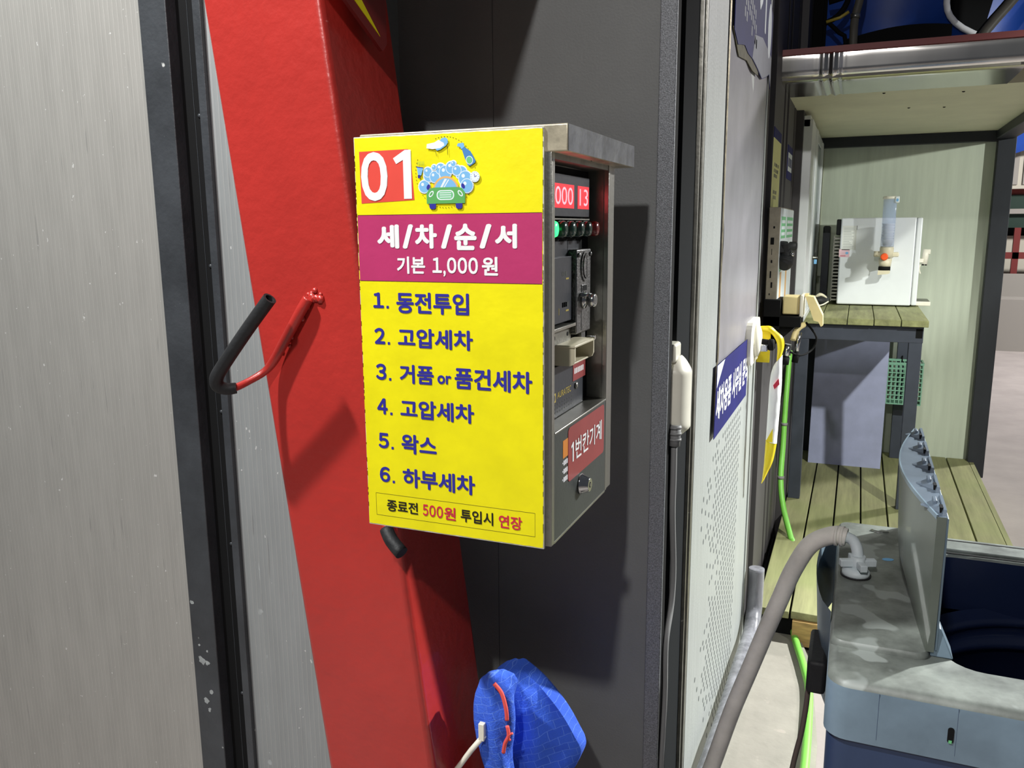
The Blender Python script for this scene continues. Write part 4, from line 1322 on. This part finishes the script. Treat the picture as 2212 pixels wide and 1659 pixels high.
lattice('x', x0, x1, y0, z0, z1)
lattice('x', x0, x1, y1, z0, z1)
lattice('y', y0, y1, x0, z0, z1)
mb.box(x1 - .003, x1 + .001, y0, y1, z0, z1)
mb.box(x0, x1, y0, y1, z0, z0 + .004)
mb.build('tub', BK)
MB().m('basket').box(x0 - .004, x1 + .004, y0 - .005, y0 + .003, z1 - .004, z1 + .008).box(x0 - .004, x1 + .004, y1 - .003, y1 + .005, z1 - .004, z1 + .008).box(x1 - .003, x1 + .005, y0, y1, z1 - .004, z1 + .008).box(x0 - .004, x0 + .003, y0, y1, z1 - .004, z1 + .008).build('rim', BK)
MB().m('black').tube([(0.27, 5.206, 0.73), (0.27, 5.215, 0.76), (0.27, 5.221, 0.74)], 0.004, 8, sub=3).build('hanger', BK)

# water dispenser lying side-on, with its cup tube
WD = thing('water_dispenser', (0.1, 5.0, 1.07), 'small white water dispenser seen from its side on the mossy table', 'water dispenser')
mb = MB().m('white_shell').box(-0.098, 0.272, 4.905, 5.22, 1.076, 1.541, 0.008, 3)
mb.m('black').box(-0.085, -0.06, 4.92, 4.95, 1.0702, 1.078).box(0.24, 0.265, 4.92, 4.95, 1.0702, 1.078).box(-0.085, -0.06, 5.15, 5.2, 1.0702, 1.078).box(0.24, 0.265, 5.15, 5.2, 1.0702, 1.078)
mb.m('rubber').box(-0.122, -0.097, 4.95, 5.15, 1.45, 1.535, 0.006)
mb.build('case', WD)
MB().m('white_shell').box(0.2725, 0.300, 4.902, 5.225, 1.078, 1.539, 0.007, 3).build('front_panel', WD)
mb = MB().m('steel_dull')
for k in range(19):
    z = 1.095 + k * 0.0185
    mb.box(-0.128, -0.098, 4.925, 5.19, z, z + 0.0085)
mb.box(-0.131, -0.127, 4.925, 4.931, 1.09, 1.445)
mb.build('condenser_grille', WD, label='ribbed grey condenser grille')
mb = MB().m('offwhite').box(0.298, 0.372, 4.96, 5.15, 1.0725, 1.096, 0.004).m('steel_dull').box(0.302, 0.368, 4.965, 5.145, 1.0955, 1.0975)
mb.build('drip_tray', WD)
mb = MB().m('offwhite').box(0.299, 0.326, 5.02, 5.06, 1.300, 1.322, 0.004)
mb.tube([(0.336, 5.04, 1.372), (0.334, 5.04, 1.34), (0.331, 5.04, 1.292)], [0.014, 0.016, 0.015], 12)
mb.box(0.336, 0.357, 5.03, 5.05, 1.345, 1.372, 0.003)
mb.m('black').lathe([(0.006, 0), (0.006, 0.008)], (0.325, 5.04, 1.285), 'Z', 10).lathe([(0.006, 0), (0.006, 0.008)], (0.339, 5.04, 1.285), 'Z', 10)
mb.m('offwhite').tube([(0.312, 5.04, 1.290), (0.308, 5.04, 1.265), (0.316, 5.04, 1.240)], 0.004, 8, sub=3)
mb.build('tap', WD)
mb = MB().m('paper').box(-0.088, -0.018, 4.9042, 4.9055, 1.370, 1.500)
mb.m('grey_ink')
rs = random.Random(6)
for k in range(13):
    mb.box(-0.082, -0.082 + rs.uniform(.03, .058), 4.9038, 4.9043, 1.380 + k * .0088, 1.3825 + k * .0088)
mb.m('rubber').box(-0.0185, -0.0165, 4.9038, 4.9043, 1.478, 1.500)
mb.build('taped_notice', WD, label='white taped paper')
mb = MB().m('pink_paper').box(-0.100, -0.047, 4.9042, 4.9055, 1.332, 1.374)
mb.m('sky_ink').prism(ellipse(-0.060, 1.354, .008, .007, 12), (0, 4.9042, 0), *FRONT, 0.0004)
mb.m('red_ink').box(-0.093, -0.066, 4.9038, 4.9043, 1.337, 1.340)
mb.build('pink_sticker', WD, label='pink sticker')

CD = thing('cup_dispenser', (0.135, 4.83, 1.24), 'clear blue tube cup dispenser with an orange button fixed to the white water dispenser', 'cup dispenser')
yc = 4.815
xc = 0.134
mb = MB().m('clear').lathe([(0.0325, 0), (0.0325, 0.26)], (xc, yc, 1.385), 'Z', 28)
mb.build('tube', CD)
mb = MB().m('offwhite').lathe([(0.033, 0), (0.036, 0.002), (0.036, 0.012), (0.033, 0.014)], (xc, yc, 1.634), 'Z', 28)
mb.m('cabinet_white').box(xc + 0.022, xc + 0.042, yc - 0.036, yc - 0.030, 1.614, 1.646, 0.003)
mb.m('sky_ink').prism(ellipse(xc + 0.032, 1.628, .006, .008, 14), (0, yc - 0.0362, 0), *FRONT, 0.0004)
mb.build('top_ring', CD)
mb = MB().m('beige').lathe([(0.034, 0), (0.034, 0.05), (0.031, 0.058)], (xc, yc, 1.334), 'Z', 24)
mb.box(xc - 0.061, xc + 0.060, yc - 0.012, yc + 0.030, 1.338, 1.362, 0.006)
mb.lathe([(0.013, -0.004), (0.013, 0.022)], (xc - 0.048, yc, 1.345), 'Z', 14)
mb.lathe([(0.033, 0), (0.030, -0.028), (0.028, -0.042)], (xc - 0.003, yc, 1.330), 'Z', 24)
mb.box(xc - 0.02, xc + 0.02, yc + 0.02, 4.9046, 1.28, 1.36, 0.004)
mb.m('black').lathe([(0.0295, 0), (0.0295, -0.022)], (xc - 0.005, yc - 0.0005, 1.287), 'Z', 20)
mb.m('beige').prism([(xc - .036, 1.268), (xc + .022, 1.268), (xc + .022, 1.254), (xc + .012, 1.250), (xc - .036, 1.244)], (0, yc - 0.012, 0), *FRONT, 0.02)
mb.build('holder', CD)
mb = MB().m('orange').lathe([(0.0185, 0), (0.0185, 0.008), (0.014, 0.011)], (xc - 0.010, yc - 0.034, 1.339), '-Y', 20)
ob = mb.build('release_button', CD, label='orange button')
cup0 = None
for k in range(7):
    z = 1.396 + k * 0.0135
    if cup0 is None:
        cup0 = MB().m('cup').lathe([(0.0205, 0), (0.0285, 0.028), (0.0297, 0.029), (0.0297, 0.0325), (0.0280, 0.0325)], (xc, yc, z), 'Z', 22).build('paper_cup', None, (xc, yc, z))
        c = cup0
    else:
        c = cup0.copy()
        COL.objects.link(c)
        c.location = (xc, yc, z)
    tag(c, 'white paper cup nested in the stack inside the clear blue tube', 'cup', 'paper cups stacked inside the clear tube')

# odds and ends on the table
mb = MB().m('rubber').grid(20, 12, lambda u, v: (-0.185 + 0.052 * math.cos(2 * math.pi * u) * math.sin(math.pi * v) ** .7, 4.86 + 0.10 * math.sin(2 * math.pi * u) * math.sin(math.pi * v) ** .7, 1.071 + 0.062 * (1 - math.cos(math.pi * v)) / 2 + 0.006 * noise.noise((u * 6, v * 5, 0))), wrap=True)
tl = mb.build('tool_bag', None, (-0.185, 4.86, 1.07))
tag(tl, 'dark soft pouch with a pale strap, left of the white water dispenser', 'pouch')
mb = MB().m('beige').tube([(-0.215, 4.80, 1.105), (-0.18, 4.79, 1.135), (-0.145, 4.80, 1.118)], [0.006, 0.010, 0.004], 8, sub=4)
mb.m('offwhite').tube([(-0.225, 4.76, 1.078), (-0.17, 4.74, 1.082), (-0.135, 4.77, 1.100)], 0.004, 8, sub=4)
mb.build('strap', tl, label='pale strap')
mb = MB().m('rubber').box(-0.20, -0.16, 5.22, 5.30, 1.0705, 1.50, 0.01)  # dark block put where only the water dispenser's shadow falls
sb2 = mb.build('shadow_block', None, (-0.18, 5.26, 1.07))
tag(sb2, 'tall dark block standing in for the shadow beside the water dispenser', 'case')
MB().m('panel_dark').box(-0.198, -0.162, 5.2185, 5.2205, 1.10, 1.46).build('lid', sb2)  # front face of the same shadow block
mb = MB().m('steel').lathe([(0.010, 0), (0.010, 0.006), (0.006, 0.010), (0.006, 0.03)], (-0.236, 4.87, 1.33), 'X', 12)
mb.m('sky_ink').box(-0.225, -0.21, 4.862, 4.878, 1.295, 1.32, 0.002)
wl = mb.build('window_latch', win)

# ------------------------------------------------------------------ washing machine with raised lid
WM = thing('washing_machine', (0.3, 1.42, 0.045), 'slate blue top loading washing machine with its smoky lid raised', 'washing machine')
X0, X1, Y0, Y1, ZT = -0.004, 0.60, 1.100, 1.735, 0.905
mb = MB().m('wm_body')
for x in (0.05, 0.55):
    for y in (1.15, 1.68):
        mb.lathe([(0.025, 0), (0.022, 0.03)], (x, y, 0.0445), 'Z', 14)
BODY = mb
def rr_loop(x0, x1, y0, y1, r, n=6):
    return rrect(x0, x1, y0, y1, r, n)


def ring_loft(mb, loops, closed_bottom=False):
    vs = [[mb.bm.verts.new((p[0], p[1], z)) for p in lp] for lp, z in loops]
    fs = []
    n = len(vs[0])
    for i in range(len(vs) - 1):
        for k in range(n):
            fs.append(mb.bm.faces.new((vs[i][k], vs[i][(k + 1) % n], vs[i + 1][(k + 1) % n], vs[i + 1][k])))
    mb._tag(fs, True)
    if closed_bottom:
        mb._tag([mb.bm.faces.new(vs[-1])], False)


BODY.m('wm_body')
ring_loft(BODY, [(rr_loop(X0 + .004, X1 - .002, Y0 + .004, Y1 - .002, .03), 0.826), (rr_loop(X0 + .004, X1 - .002, Y0 + .004, Y1 - .002, .03), 0.07)], True)
BODY.build('body', WM)
mb = MB().m('wm_side')
ring_loft(mb, [(rr_loop(X0, X1, Y0, Y1, .03), 0.820), (rr_loop(X0, X1, Y0, Y1, .03), 0.829), (rr_loop(X0, X1, Y0, Y1, .03), ZT - .016), (rr_loop(X0 + .001, X1 - .001, Y0 + .001, Y1 - .001, .03), ZT - .010)])
mb.m('wm_top')
ring_loft(mb, [(rr_loop(X0 + .001, X1 - .001, Y0 + .001, Y1 - .001, .03), ZT - .010), (rr_loop(X0 + .004, X1 - .004, Y0 + .004, Y1 - .004, .03), ZT - .003), (rr_loop(X0 + .012, X1 - .012, Y0 + .012, Y1 - .012, .028), ZT),
               (rr_loop(.146, .555, 1.192, 1.640, .05), ZT - .001), (rr_loop(.149, .552, 1.195, 1.637, .05), ZT - .006)])
mb.m('wm_tub')
ring_loft(mb, [(rr_loop(.149, .552, 1.195, 1.637, .05), ZT - .006), (rr_loop(.152, .549, 1.199, 1.634, .05), 0.80)])
mb.m('wm_top').box(0.16, 0.59, 1.652, 1.700, ZT - 0.002, ZT + 0.004, 0.002)
mb.m('black').box(0.16, 0.59, 1.640, 1.6445, ZT - 0.010, ZT + 0.0005).box(0.16, 0.59, 1.698, 1.7025, ZT - 0.002, ZT + 0.0045)
mb.m('black').prism(rrect(0.1445, 0.1520, 0.846, 0.868, 0.0036), (0, Y0 - 0.0003, 0), *FRONT, 0.0004)
mb.m('mint').box(0.1462, 0.1500, Y0 - 0.0012, Y0 - 0.0006, 0.846, 0.850)
mb.m('wm_body').box(0.062, 0.0624, Y0 - 0.0002, Y0 + .001, 0.829, 0.895).box(0.1545, 0.1548, Y0 - 0.0002, Y0 + .001, 0.829, 0.895)
mb.build('top_frame', WM)
mb = MB().m('wm_tub')
c0 = (0.350, 1.417)
circ = lambda r: [(c0[0] + r * math.cos(2 * math.pi * k / 48), c0[1] + r * 1.03 * math.sin(2 * math.pi * k / 48)) for k in range(48)]
ring_loft(mb, [(circ(.232), .81), (circ(.214), .800), (circ(.206), .797), (circ(.206), .788), (circ(.212), .784), (circ(.212), .760), (circ(.204), .756), (circ(.204), .745), (circ(.216), .740), (circ(.218), .50), (circ(.20), .47)], True)
mb.build('drum', WM, label='dark navy drum')
mb = MB().m('wm_tub').lathe([(0.10, 0), (0.09, 0.03), (0.04, 0.05), (0.02, 0.07)], (c0[0], c0[1], 0.47), 'Z', 30)
mb.build('agitator', WM)
mb = MB().m('wm_top')
prof = rrect(-0.002, 0.127, 1.197, 1.728, 0.018)
ring_loft(mb, [(prof, ZT - .004), (prof, ZT + .004), (rrect(0.0015, 0.1235, 1.2005, 1.7245, 0.016), ZT + .008)])
mb.ngon([(p[0], p[1], ZT + .008) for p in rrect(0.0015, 0.1235, 1.2005, 1.7245, 0.016)])
mb.m('wm_side')
mb.grid(12, 12, lambda u, v: (-0.004 - 0.030 * math.sin(math.pi * u) ** .6 * (1 - 0.4 * v), 1.30 + u * 0.40, ZT + 0.004 - v * 0.16))
mb.m('sky_ink').prism(ellipse(0.083, 1.545, 0.010, 0.006, 16, 0.3), (0, 0, ZT + .0082), (1, 0, 0), (0, 1, 0), (0, 0, 1), 0.0006)
mb.m('chrome').prism(ellipse(0.072, 1.69, 0.017, 0.006, 20, 0), (0, 0, ZT + .008), (1, 0, 0), (0, 1, 0), (0, 0, 1), 0.002)
mb.m('wm_top').prism(ellipse(0.074, 1.691, 0.014, 0.0045, 20, 0), (0, 0, ZT + .0101), (1, 0, 0), (0, 1, 0), (0, 0, 1), 0.0006)
mb.build('rear_panel', WM)
# raised lid, convex on its outer side
def lid_out(y, z):
    t = (y - 1.212) / (1.742 - 1.212)
    s = math.sin(math.pi * min(1, max(0, t)))
    k = min(1, max(0, (z - 0.912) / 0.05))
    return 0.1215 - 0.012 * s - 0.024 * s * k * (0.55 + 0.45 * (z - .91) / .2)


M['wm_lid'].node_tree.nodes['Principled BSDF'].inputs['Alpha'].default_value = 0.86
mb = MB().m('wm_lid')
mb.grid(30, 14, lambda u, v: (lid_out(1.212 + u * .53, .912 + v * .198), 1.212 + u * .53, .912 + v * .198))
mb.grid(30, 14, lambda u, v: (0.1325 + 0.001 * v, 1.212 + u * .53, .912 + v * .198))
mb.grid(2, 14, lambda u, v: (lid_out(1.212, .912 + v * .198) * (1 - u) + (0.1325 + .001 * v) * u, 1.212, .912 + v * .198), False)
mb.grid(2, 14, lambda u, v: (lid_out(1.742, .912 + v * .198) * (1 - u) + (0.1325 + .001 * v) * u, 1.742, .912 + v * .198), False)
mb.m('wm_side').box(0.1335, 0.1365, 1.214, 1.735, .914, 1.108, .001)
LD = mb.build('lid', WM, label='smoky raised lid')
mb = MB().m('wm_lip')
n = 30
top = [(lid_out(1.212 + .53 * k / (n - 1), 1.11), 1.212 + .53 * k / (n - 1)) for k in range(n)]
poly = top + [(0.1340, 1.742), (0.1340, 1.212)]
vs_a = [(p[0], p[1], 1.1095) for p in poly]
mb.ngon(vs_a)
mb.m('wm_side')
for i in range(n - 1):
    a, b_ = top[i], top[i + 1]
    mb.ngon([(a[0] - .0008, a[1], 1.106), (b_[0] - .0008, b_[1], 1.106), (b_[0] - .0008, b_[1], 1.1125), (a[0] - .0008, a[1], 1.1125)])
    mb.ngon([(a[0] - .0008, a[1], 1.1125), (b_[0] - .0008, b_[1], 1.1125), (b_[0] + .0015, b_[1], 1.1125), (a[0] + .0015, a[1], 1.1125)])
mb.m('wm_lip')
for k in range(5):
    y = 1.262 + k * 0.109
    mb.hexa([(0.128, y - 0.042, 1.109), (0.134, y - 0.042, 1.109), (0.134, y + 0.040, 1.109), (0.128, y + 0.040, 1.109), (0.130, y - 0.036, 1.1165), (0.134, y - 0.036, 1.1165), (0.134, y + 0.034, 1.1165), (0.130, y + 0.034, 1.1165)])
    mb.hexa([(0.104, y - 0.004, 1.1096), (0.128, y - 0.030, 1.1096), (0.128, y + 0.026, 1.1096), (0.104, y + 0.004, 1.1096), (0.106, y - 0.003, 1.1105), (0.1275, y - 0.022, 1.1155), (0.1275, y + 0.020, 1.1155), (0.106, y + 0.003, 1.1105)])
    mb.m('black').box(0.1260, 0.1302, y - 0.030, y - 0.014, 1.1098, 1.1172)
    mb.m('wm_lip').box(0.1190, 0.1245, y - 0.006, y + 0.016, 1.112, 1.1195, 0.0015)
mb.build('lid_lip', LD, label='ribbed lip along the lid top')
for y in (1.235, 1.71):
    MB().m('wm_side').hexa([(0.128, y - .02, .904), (0.158, y - .02, .904), (0.158, y + .02, .904), (0.128, y + .02, .904), (0.132, y - .015, .945), (0.140, y - .015, .945), (0.140, y + .015, .945), (0.132, y + .015, .945)], .002).build('hinge', WM)
# water inlet fitting
mb = MB().m('connector').lathe([(0.0225, 0), (0.0225, 0.008), (0.018, 0.013), (0.014, 0.014)], (0.030, 1.452, ZT + .008), 'Z', 26)
mb.m('rubber').lathe([(0.0245, 0), (0.0245, 0.003)], (0.030, 1.452, ZT + .0078), 'Z', 26)
mb.m('connector')
for k in range(4):
    a = math.radians(20 + 90 * k)
    u = Vector((math.cos(a), math.sin(a), 0))
    v = Vector((-math.sin(a), math.cos(a), 0))
    o = Vector((0.032, 1.455, ZT + .024))
    q = [o + u * .006 - v * .006, o + u * .030 - v * .006, o + u * .030 + v * .006, o + u * .006 + v * .006]
    mb.hexa([tuple(p) for p in q] + [tuple(p + Vector((0, 0, .012))) for p in q], .0015)
mb.lathe([(0.012, 0), (0.012, 0.03)], (0.032, 1.455, ZT + .012), 'Z', 18)
mb.tube([(0.032, 1.458, ZT + .036), (0.029, 1.465, ZT + .052), (0.022, 1.478, ZT + .060), (0.010, 1.488, ZT + .062)], 0.0095, 14, sub=5)
mb.build('inlet_fitting', WM, label='pale inlet fitting')

# hoses and cables beside the machine
mb = MB().m('hose_grey').tube([(0.012, 1.487, 0.966), (-0.010, 1.490, 0.966), (-0.046, 1.495, 0.942), (-0.073, 1.50, 0.888), (-0.093, 1.50, 0.828), (-0.115, 1.50, 0.760), (-0.140, 1.50, 0.679), (-0.169, 1.50, 0.585), (-0.198, 1.50, 0.474), (-0.228, 1.50, 0.36), (-0.245, 1.49, 0.26), (-0.235, 1.46, 0.14), (-0.20, 1.42, 0.07), (-0.14, 1.36, 0.063)], [0.0158] * 14, 18, sub=6)
for x in (0.005, -0.004):
    mb.m('hose_grey').tube([(x + .0025, 1.488, .9662), (x - .0025, 1.489, .9662)], 0.0178, 18)
gr = mb.build('inlet_hose', None, (-0.15, 1.45, 0.05))
tag(gr, 'thick grey hose arching from the washing machine inlet down to the floor', 'hose')
mb = MB().m('brown').tube([(-0.026, 1.34, 0.80), (-0.030, 1.30, 0.78), (-0.032, 1.30, 0.74), (-0.037, 1.30, 0.69), (-0.047, 1.30, 0.626), (-0.060, 1.30, 0.50), (-0.07, 1.30, 0.30), (-0.075, 1.28, 0.12), (-0.08, 1.24, 0.052)], 0.0042, 8, sub=5)
bc = mb.build('drain_cable', None, (-0.05, 1.3, 0.05))
tag(bc, 'thin brown cable dangling down the near side of the washing machine', 'cable')
MB().m('rubber').box(-0.034, -0.0052, 1.28, 1.40, 0.775, 0.83, 0.006).build('cable_clamp', bc, label='black clamp')
mb = MB().m('clear_wrap').tube([(-0.252, 2.76, 0.36), (-0.252, 2.755, 0.27), (-0.252, 2.73, 0.205), (-0.250, 2.62, 0.175), (-0.250, 2.40, 0.195), (-0.250, 2.05, 0.215), (-0.250, 1.88, 0.235), (-0.255, 1.70, 0.22), (-0.255, 1.52, 0.10)], 0.026, 14, sub=6)
dw = mb.build('wrapped_pipe', None, (-0.25, 2.2, 0.1))
tag(dw, 'dusty clear wrapped pipe lying along the foot of the pale door', 'pipe')

# ------------------------------------------------------------------ blue cloth cover below the coin machine
CL = spline([Vector(p) for p in ((-0.532, 0, 0.752), (-0.533, 0, 0.72), (-0.533, 0, 0.67), (-0.530, 0, 0.63), (-0.526, 0, 0.59), (-0.520, 0, 0.545))], 8)
CR = spline([Vector(p) for p in ((-0.496, 0, 0.748), (-0.459, 0, 0.722), (-0.426, 0, 0.692), (-0.396, 0, 0.652), (-0.383, 0, 0.624), (-0.394, 0, 0.590))], 8)


def cloth_back(u, v):
    k = v * (len(CL) - 1)
    i = min(int(k), len(CL) - 2)
    l_, r_ = CL[i].lerp(CL[i + 1], k - i), CR[i].lerp(CR[i + 1], k - i)
    q = l_.lerp(r_, u)
    y = 1.185 - 0.030 * math.sin(math.pi * (0.15 + 0.7 * u)) * (0.4 + 0.6 * v) + 0.045 * u
    y += 0.008 * noise.noise((u * 4, v * 4, 1)) + 0.004 * math.sin(u * 15 + v * 4) * (0.3 + v) + 0.006 * abs(math.sin(v * 6 - u * 5)) * (1 - u)
    return (q.x, y, q.z + 0.006 * math.sin(math.pi * u) * (1 - v))


BC = thing('cloth_cover', (-0.48, 1.2, 0.55), 'blue microfibre cloth cover tied with red cord, hanging low beside the red post', 'cloth')
mb = MB().m('cloth').grid(36, 36, cloth_back)
mb.grid(36, 36, lambda u, v: tuple(Vector(cloth_back(u, v)) + Vector((0, 0.03 + 0.045 * math.sin(math.pi * u) ** .5 * (0.3 + .7 * v), 0))))
for uu in (0, 1):
    mb.grid(2, 36, lambda a, v, uu=uu: tuple(Vector(cloth_back(uu, v)) + Vector((0, a * 0.03, 0))))
mb.grid(36, 2, lambda u, a: tuple(Vector(cloth_back(u, 0)) + Vector((0, a * (0.03 + 0.045 * math.sin(math.pi * u) ** .5 * .3), 0.004 * math.sin(math.pi * a)))))
mb.build('flap', BC)
def roll(u, v):
    a = 2 * math.pi * u
    c = spline([Vector(p) for p in ((-0.499, 1.148, 0.785), (-0.502, 1.142, 0.768), (-0.506, 1.136, 0.735), (-0.508, 1.132, 0.69), (-0.505, 1.132, 0.645), (-0.497, 1.138, 0.60), (-0.490, 1.145, 0.56))], 8)
    k = v * (len(c) - 1)
    p = c[int(k)]
    r = 0.034 * math.sin(math.pi * min(1, 0.0005 + 0.55 * min(1, v / 0.45))) ** 0.55 * (1 - 0.45 * max(0, v - .45))
    r += (0.0045 * math.sin(a * 2 + v * 5) + 0.004 * noise.noise((math.cos(a) * 2, math.sin(a) * 2, v * 5)) + 0.003 * math.sin(a * 5 - v * 9)) * min(1, v * 6)
    return (p.x + r * math.cos(a) * .95, p.y + r * math.sin(a) * .8, p.z)


mb = MB().m('cloth').grid(30, 40, roll, wrap=True)
mb.build('rolled_edge', BC)
mb = MB().m('cord').tube([(-0.497, 1.112, 0.782), (-0.484, 1.112, 0.768), (-0.475, 1.108, 0.745), (-0.473, 1.107, 0.726)], 0.0034, 8, sub=5)
mb.tube([(-0.473, 1.108, 0.715), (-0.470, 1.106, 0.700), (-0.476, 1.105, 0.685), (-0.479, 1.105, 0.668)], 0.0032, 8, sub=5)
mb.tube([(-0.463, 1.106, 0.706), (-0.471, 1.105, 0.699), (-0.467, 1.106, 0.692)], 0.002, 6, sub=4)
mb.build('cord', BC, label='red cord')
mb = MB().m('offwhite').tube([(-0.513, 1.105, 0.690), (-0.535, 1.102, 0.660), (-0.562, 1.10, 0.618), (-0.568, 1.10, 0.60)], 0.0046, 8)
mb.box(-0.521, -0.511, 1.100, 1.109, 0.682, 0.712, 0.001)
mb.build('tie', BC, label='white plastic tie')
mb = MB().m('black').tube([(-0.53, 1.20, 0.60), (-0.54, 1.19, 0.45), (-0.55, 1.18, 0.01)], 0.016, 14)
mb.build('brush_pole', BC, label='black pole under the cloth')

# ------------------------------------------------------------------ things above the alcove roof
mb = MB().m('tarp')
def tarp(u, v):
    z = 2.20 + v * 0.75
    flare = max(0, 1 - (z - 2.296) / 0.16) ** 2.6 if z < 2.456 else 0
    xr = 0.275 + 0.13 * flare
    x = -0.20 + (xr + 0.20) * u
    return (x, 4.20 + 0.10 * math.sin(u * 2.6) + 0.02 * math.sin(v * 5 + u * 3), z)


mb.grid(40, 30, tarp)
mb.grid(40, 30, lambda u, v: tuple(Vector(tarp(u, v)) + Vector((0, 0.012, 0))))
tp = mb.build('tarpaulin', None, (0.05, 4.2, 2.05))
tag(tp, 'big dark blue tarpaulin standing above the red edged alcove roof', 'tarpaulin')
mb = MB().m('cup')
edge_glint = [tuple(Vector(tarp(1.0, k / 29)) + Vector((0.004, -0.012, 0))) for k in range(3, 27)]
mb.tube(edge_glint, 0.013, 10)  # white tube paints the glint along the tarpaulin's flared edge
mb.build('edge_glint', tp, label='edge curving outward, its glint painted white')
mb = MB().m('tarp').grid(24, 20, lambda u, v: (0.42 + u * 0.55 + 0.16 * v * (1 - u), 4.45 + 0.03 * math.sin(u * 7), 2.20 + v * 0.75))
mb.grid(24, 20, lambda u, v: (0.42 + u * 0.55 + 0.16 * v * (1 - u), 4.465 + 0.03 * math.sin(u * 7), 2.20 + v * 0.75))
t2 = mb.build('tarpaulin', None, (0.6, 4.3, 2.05))
tag(t2, 'second blue tarpaulin right of the dark round gap above the roof', 'tarpaulin')
mb = MB().m('black').grid(26, 10, lambda u, v: (-0.115 + 0.415 * u, 4.10 - 0.02 * math.sin(math.pi * v), 2.06 + v * (0.222 + 0.055 * math.sin(math.pi * min(1, 0.10 + u * .62)))))  # black sheet drawn in place of the dark shadowed opening above the roof
mb.grid(26, 10, lambda u, v: (-0.115 + 0.415 * u, 4.125, 2.06 + v * (0.222 + 0.055 * math.sin(math.pi * min(1, 0.10 + u * .62)))))
dc = mb.build('shadow_sheet', None, (0.1, 4.1, 2.05))
tag(dc, 'low black sheet standing in for the shadowed opening below the blue tarpaulin', 'shadow sheet')
mb = MB().m('pipe').tube([(-0.072, 4.02, 2.06), (-0.080, 4.03, 2.29), (-0.078, 4.05, 2.38), (-0.062, 4.06, 2.48), (-0.06, 4.08, 2.7)], 0.017, 12, sub=4)
p1 = mb.build('pipe', None, (-0.07, 4.05, 2.05))
tag(p1, 'upright pale grey pipe left of the blue tarpaulin on the roof', 'pipe')
MB().m('steel').lathe([(0.02, 0), (0.02, 0.02)], (-0.078, 4.05, 2.37), 'Z', 12).build('collar', p1)
mb = MB().m('pipe').tube([(0.37, 4.05, 2.06), (0.40, 4.07, 2.24), (0.53, 4.10, 2.42), (0.70, 4.14, 2.66)], 0.020, 12, sub=4)
p2 = mb.build('pipe', None, (0.45, 4.08, 2.05))
tag(p2, 'slanting grey brown pipe in front of the right hand tarpaulin', 'pipe')
MB().m('black').tube([(0.35, 4.07, 2.06), (0.378, 4.09, 2.24), (0.508, 4.12, 2.42), (0.678, 4.16, 2.66)], 0.009, 10, sub=4).build('rubber_edge', p2, label='black rubber edge')
mb = MB().m('black').tube([(-0.20, 4.08, 2.37), (-0.15, 4.08, 2.395), (-0.115, 4.09, 2.45), (-0.105, 4.09, 2.52)], 0.012, 10, sub=3)
mb.tube([(-0.19, 4.08, 2.375), (-0.14, 4.08, 2.325), (-0.112, 4.08, 2.285), (-0.122, 4.08, 2.062)], 0.009, 10, sub=3)
mb.tube([(-0.19, 4.08, 2.455), (-0.10, 4.08, 2.475)], 0.012, 10)
rk = mb.build('hose_rack', None, (-0.15, 4.08, 2.05))
tag(rk, 'black bent rods of a rack at the left end of the alcove roof', 'rack')
MB().m('gold').tube([(-0.195, 4.07, 2.372), (-0.14, 4.07, 2.385), (-0.105, 4.065, 2.405)], 0.007, 8).build('yellow_rod', rk, label='dull yellow rod')
mb = MB().m('black').box(-0.40, -0.172, 4.32, 4.40, 2.05, 3.1)
for k in range(4):
    mb.box(-0.40 + k * .055, -0.385 + k * .055, 4.30, 4.32, 2.05, 3.1)
struct(mb, 'wall_upper')
struct(MB().m('black').box(-0.6, 1.6, 5.0, 5.06, 2.06, 4.2), 'wall_upper_far')

# ------------------------------------------------------------------ far side of the yard
Y = 12.0
mb = MB().m('far_white').box(0.8, 9.0, Y, Y + 0.2, 1.93, 2.75)
for k in range(60):
    mb.m('far_grey').box(0.85 + k * 0.135, 0.93 + k * 0.135, Y - 0.012, Y, 1.98, 2.7)
mb.m('black').box(0.8, 9.0, Y + 0.3, Y + 0.4, 1.0, 2.0)
mb.m('far_white').box(0.8, 9.0, Y + 0.25, Y + 0.35, 0.0, 1.36)
struct(mb, 'wall_yard')
mb = MB().m('far_green').box(0.8, 9.0, Y + 0.1, Y + 0.2, 1.69, 1.86).box(0.8, 9.0, Y + 0.1, Y + 0.2, 1.46, 1.63)
mb.m('far_red').box(0.8, 9.0, Y + 0.12, Y + 0.2, 1.86, 1.93)
mb.m('far_grey').box(0.8, 9.0, Y + 0.05, Y + 0.1, 1.63, 1.69)
struct(mb, 'trim_yard')
mb = MB().m('tarp').prism([(1.45, 2.27), (1.90, 2.42), (6.0, 3.0), (6.0, 3.6), (1.45, 3.6)], (0, Y - 0.10, 0), *FRONT, 0.05)
bs_ = mb.build('banner', None, (2.0, Y - 0.1, 2.27))
tag(bs_, 'blue banner sheet on the far side of the yard behind the dark pillar', 'banner')
mb = MB().m('far_red').box(0.9, 9.0, Y - 0.02, Y + 0.04, 1.08, 1.16)
rl = mb.build('railing', None, (2.0, Y, 0))
tag(rl, 'dark red low railing across the far side of the yard', 'railing')
for k in range(14):
    x = 1.14 + k * 0.62
    MB().m('far_red').box(x, x + 0.07, Y - 0.02, Y + 0.04, 0.0, 1.46).build('upright', rl)
mb = MB().m('far_grey').box(0.8, 9.0, Y - 0.6, Y - 0.10, 0.0, 0.62).box(0.8, 9.0, Y - 0.12, Y - 0.05, 0.62, 0.9)
struct(mb, 'floor_step')
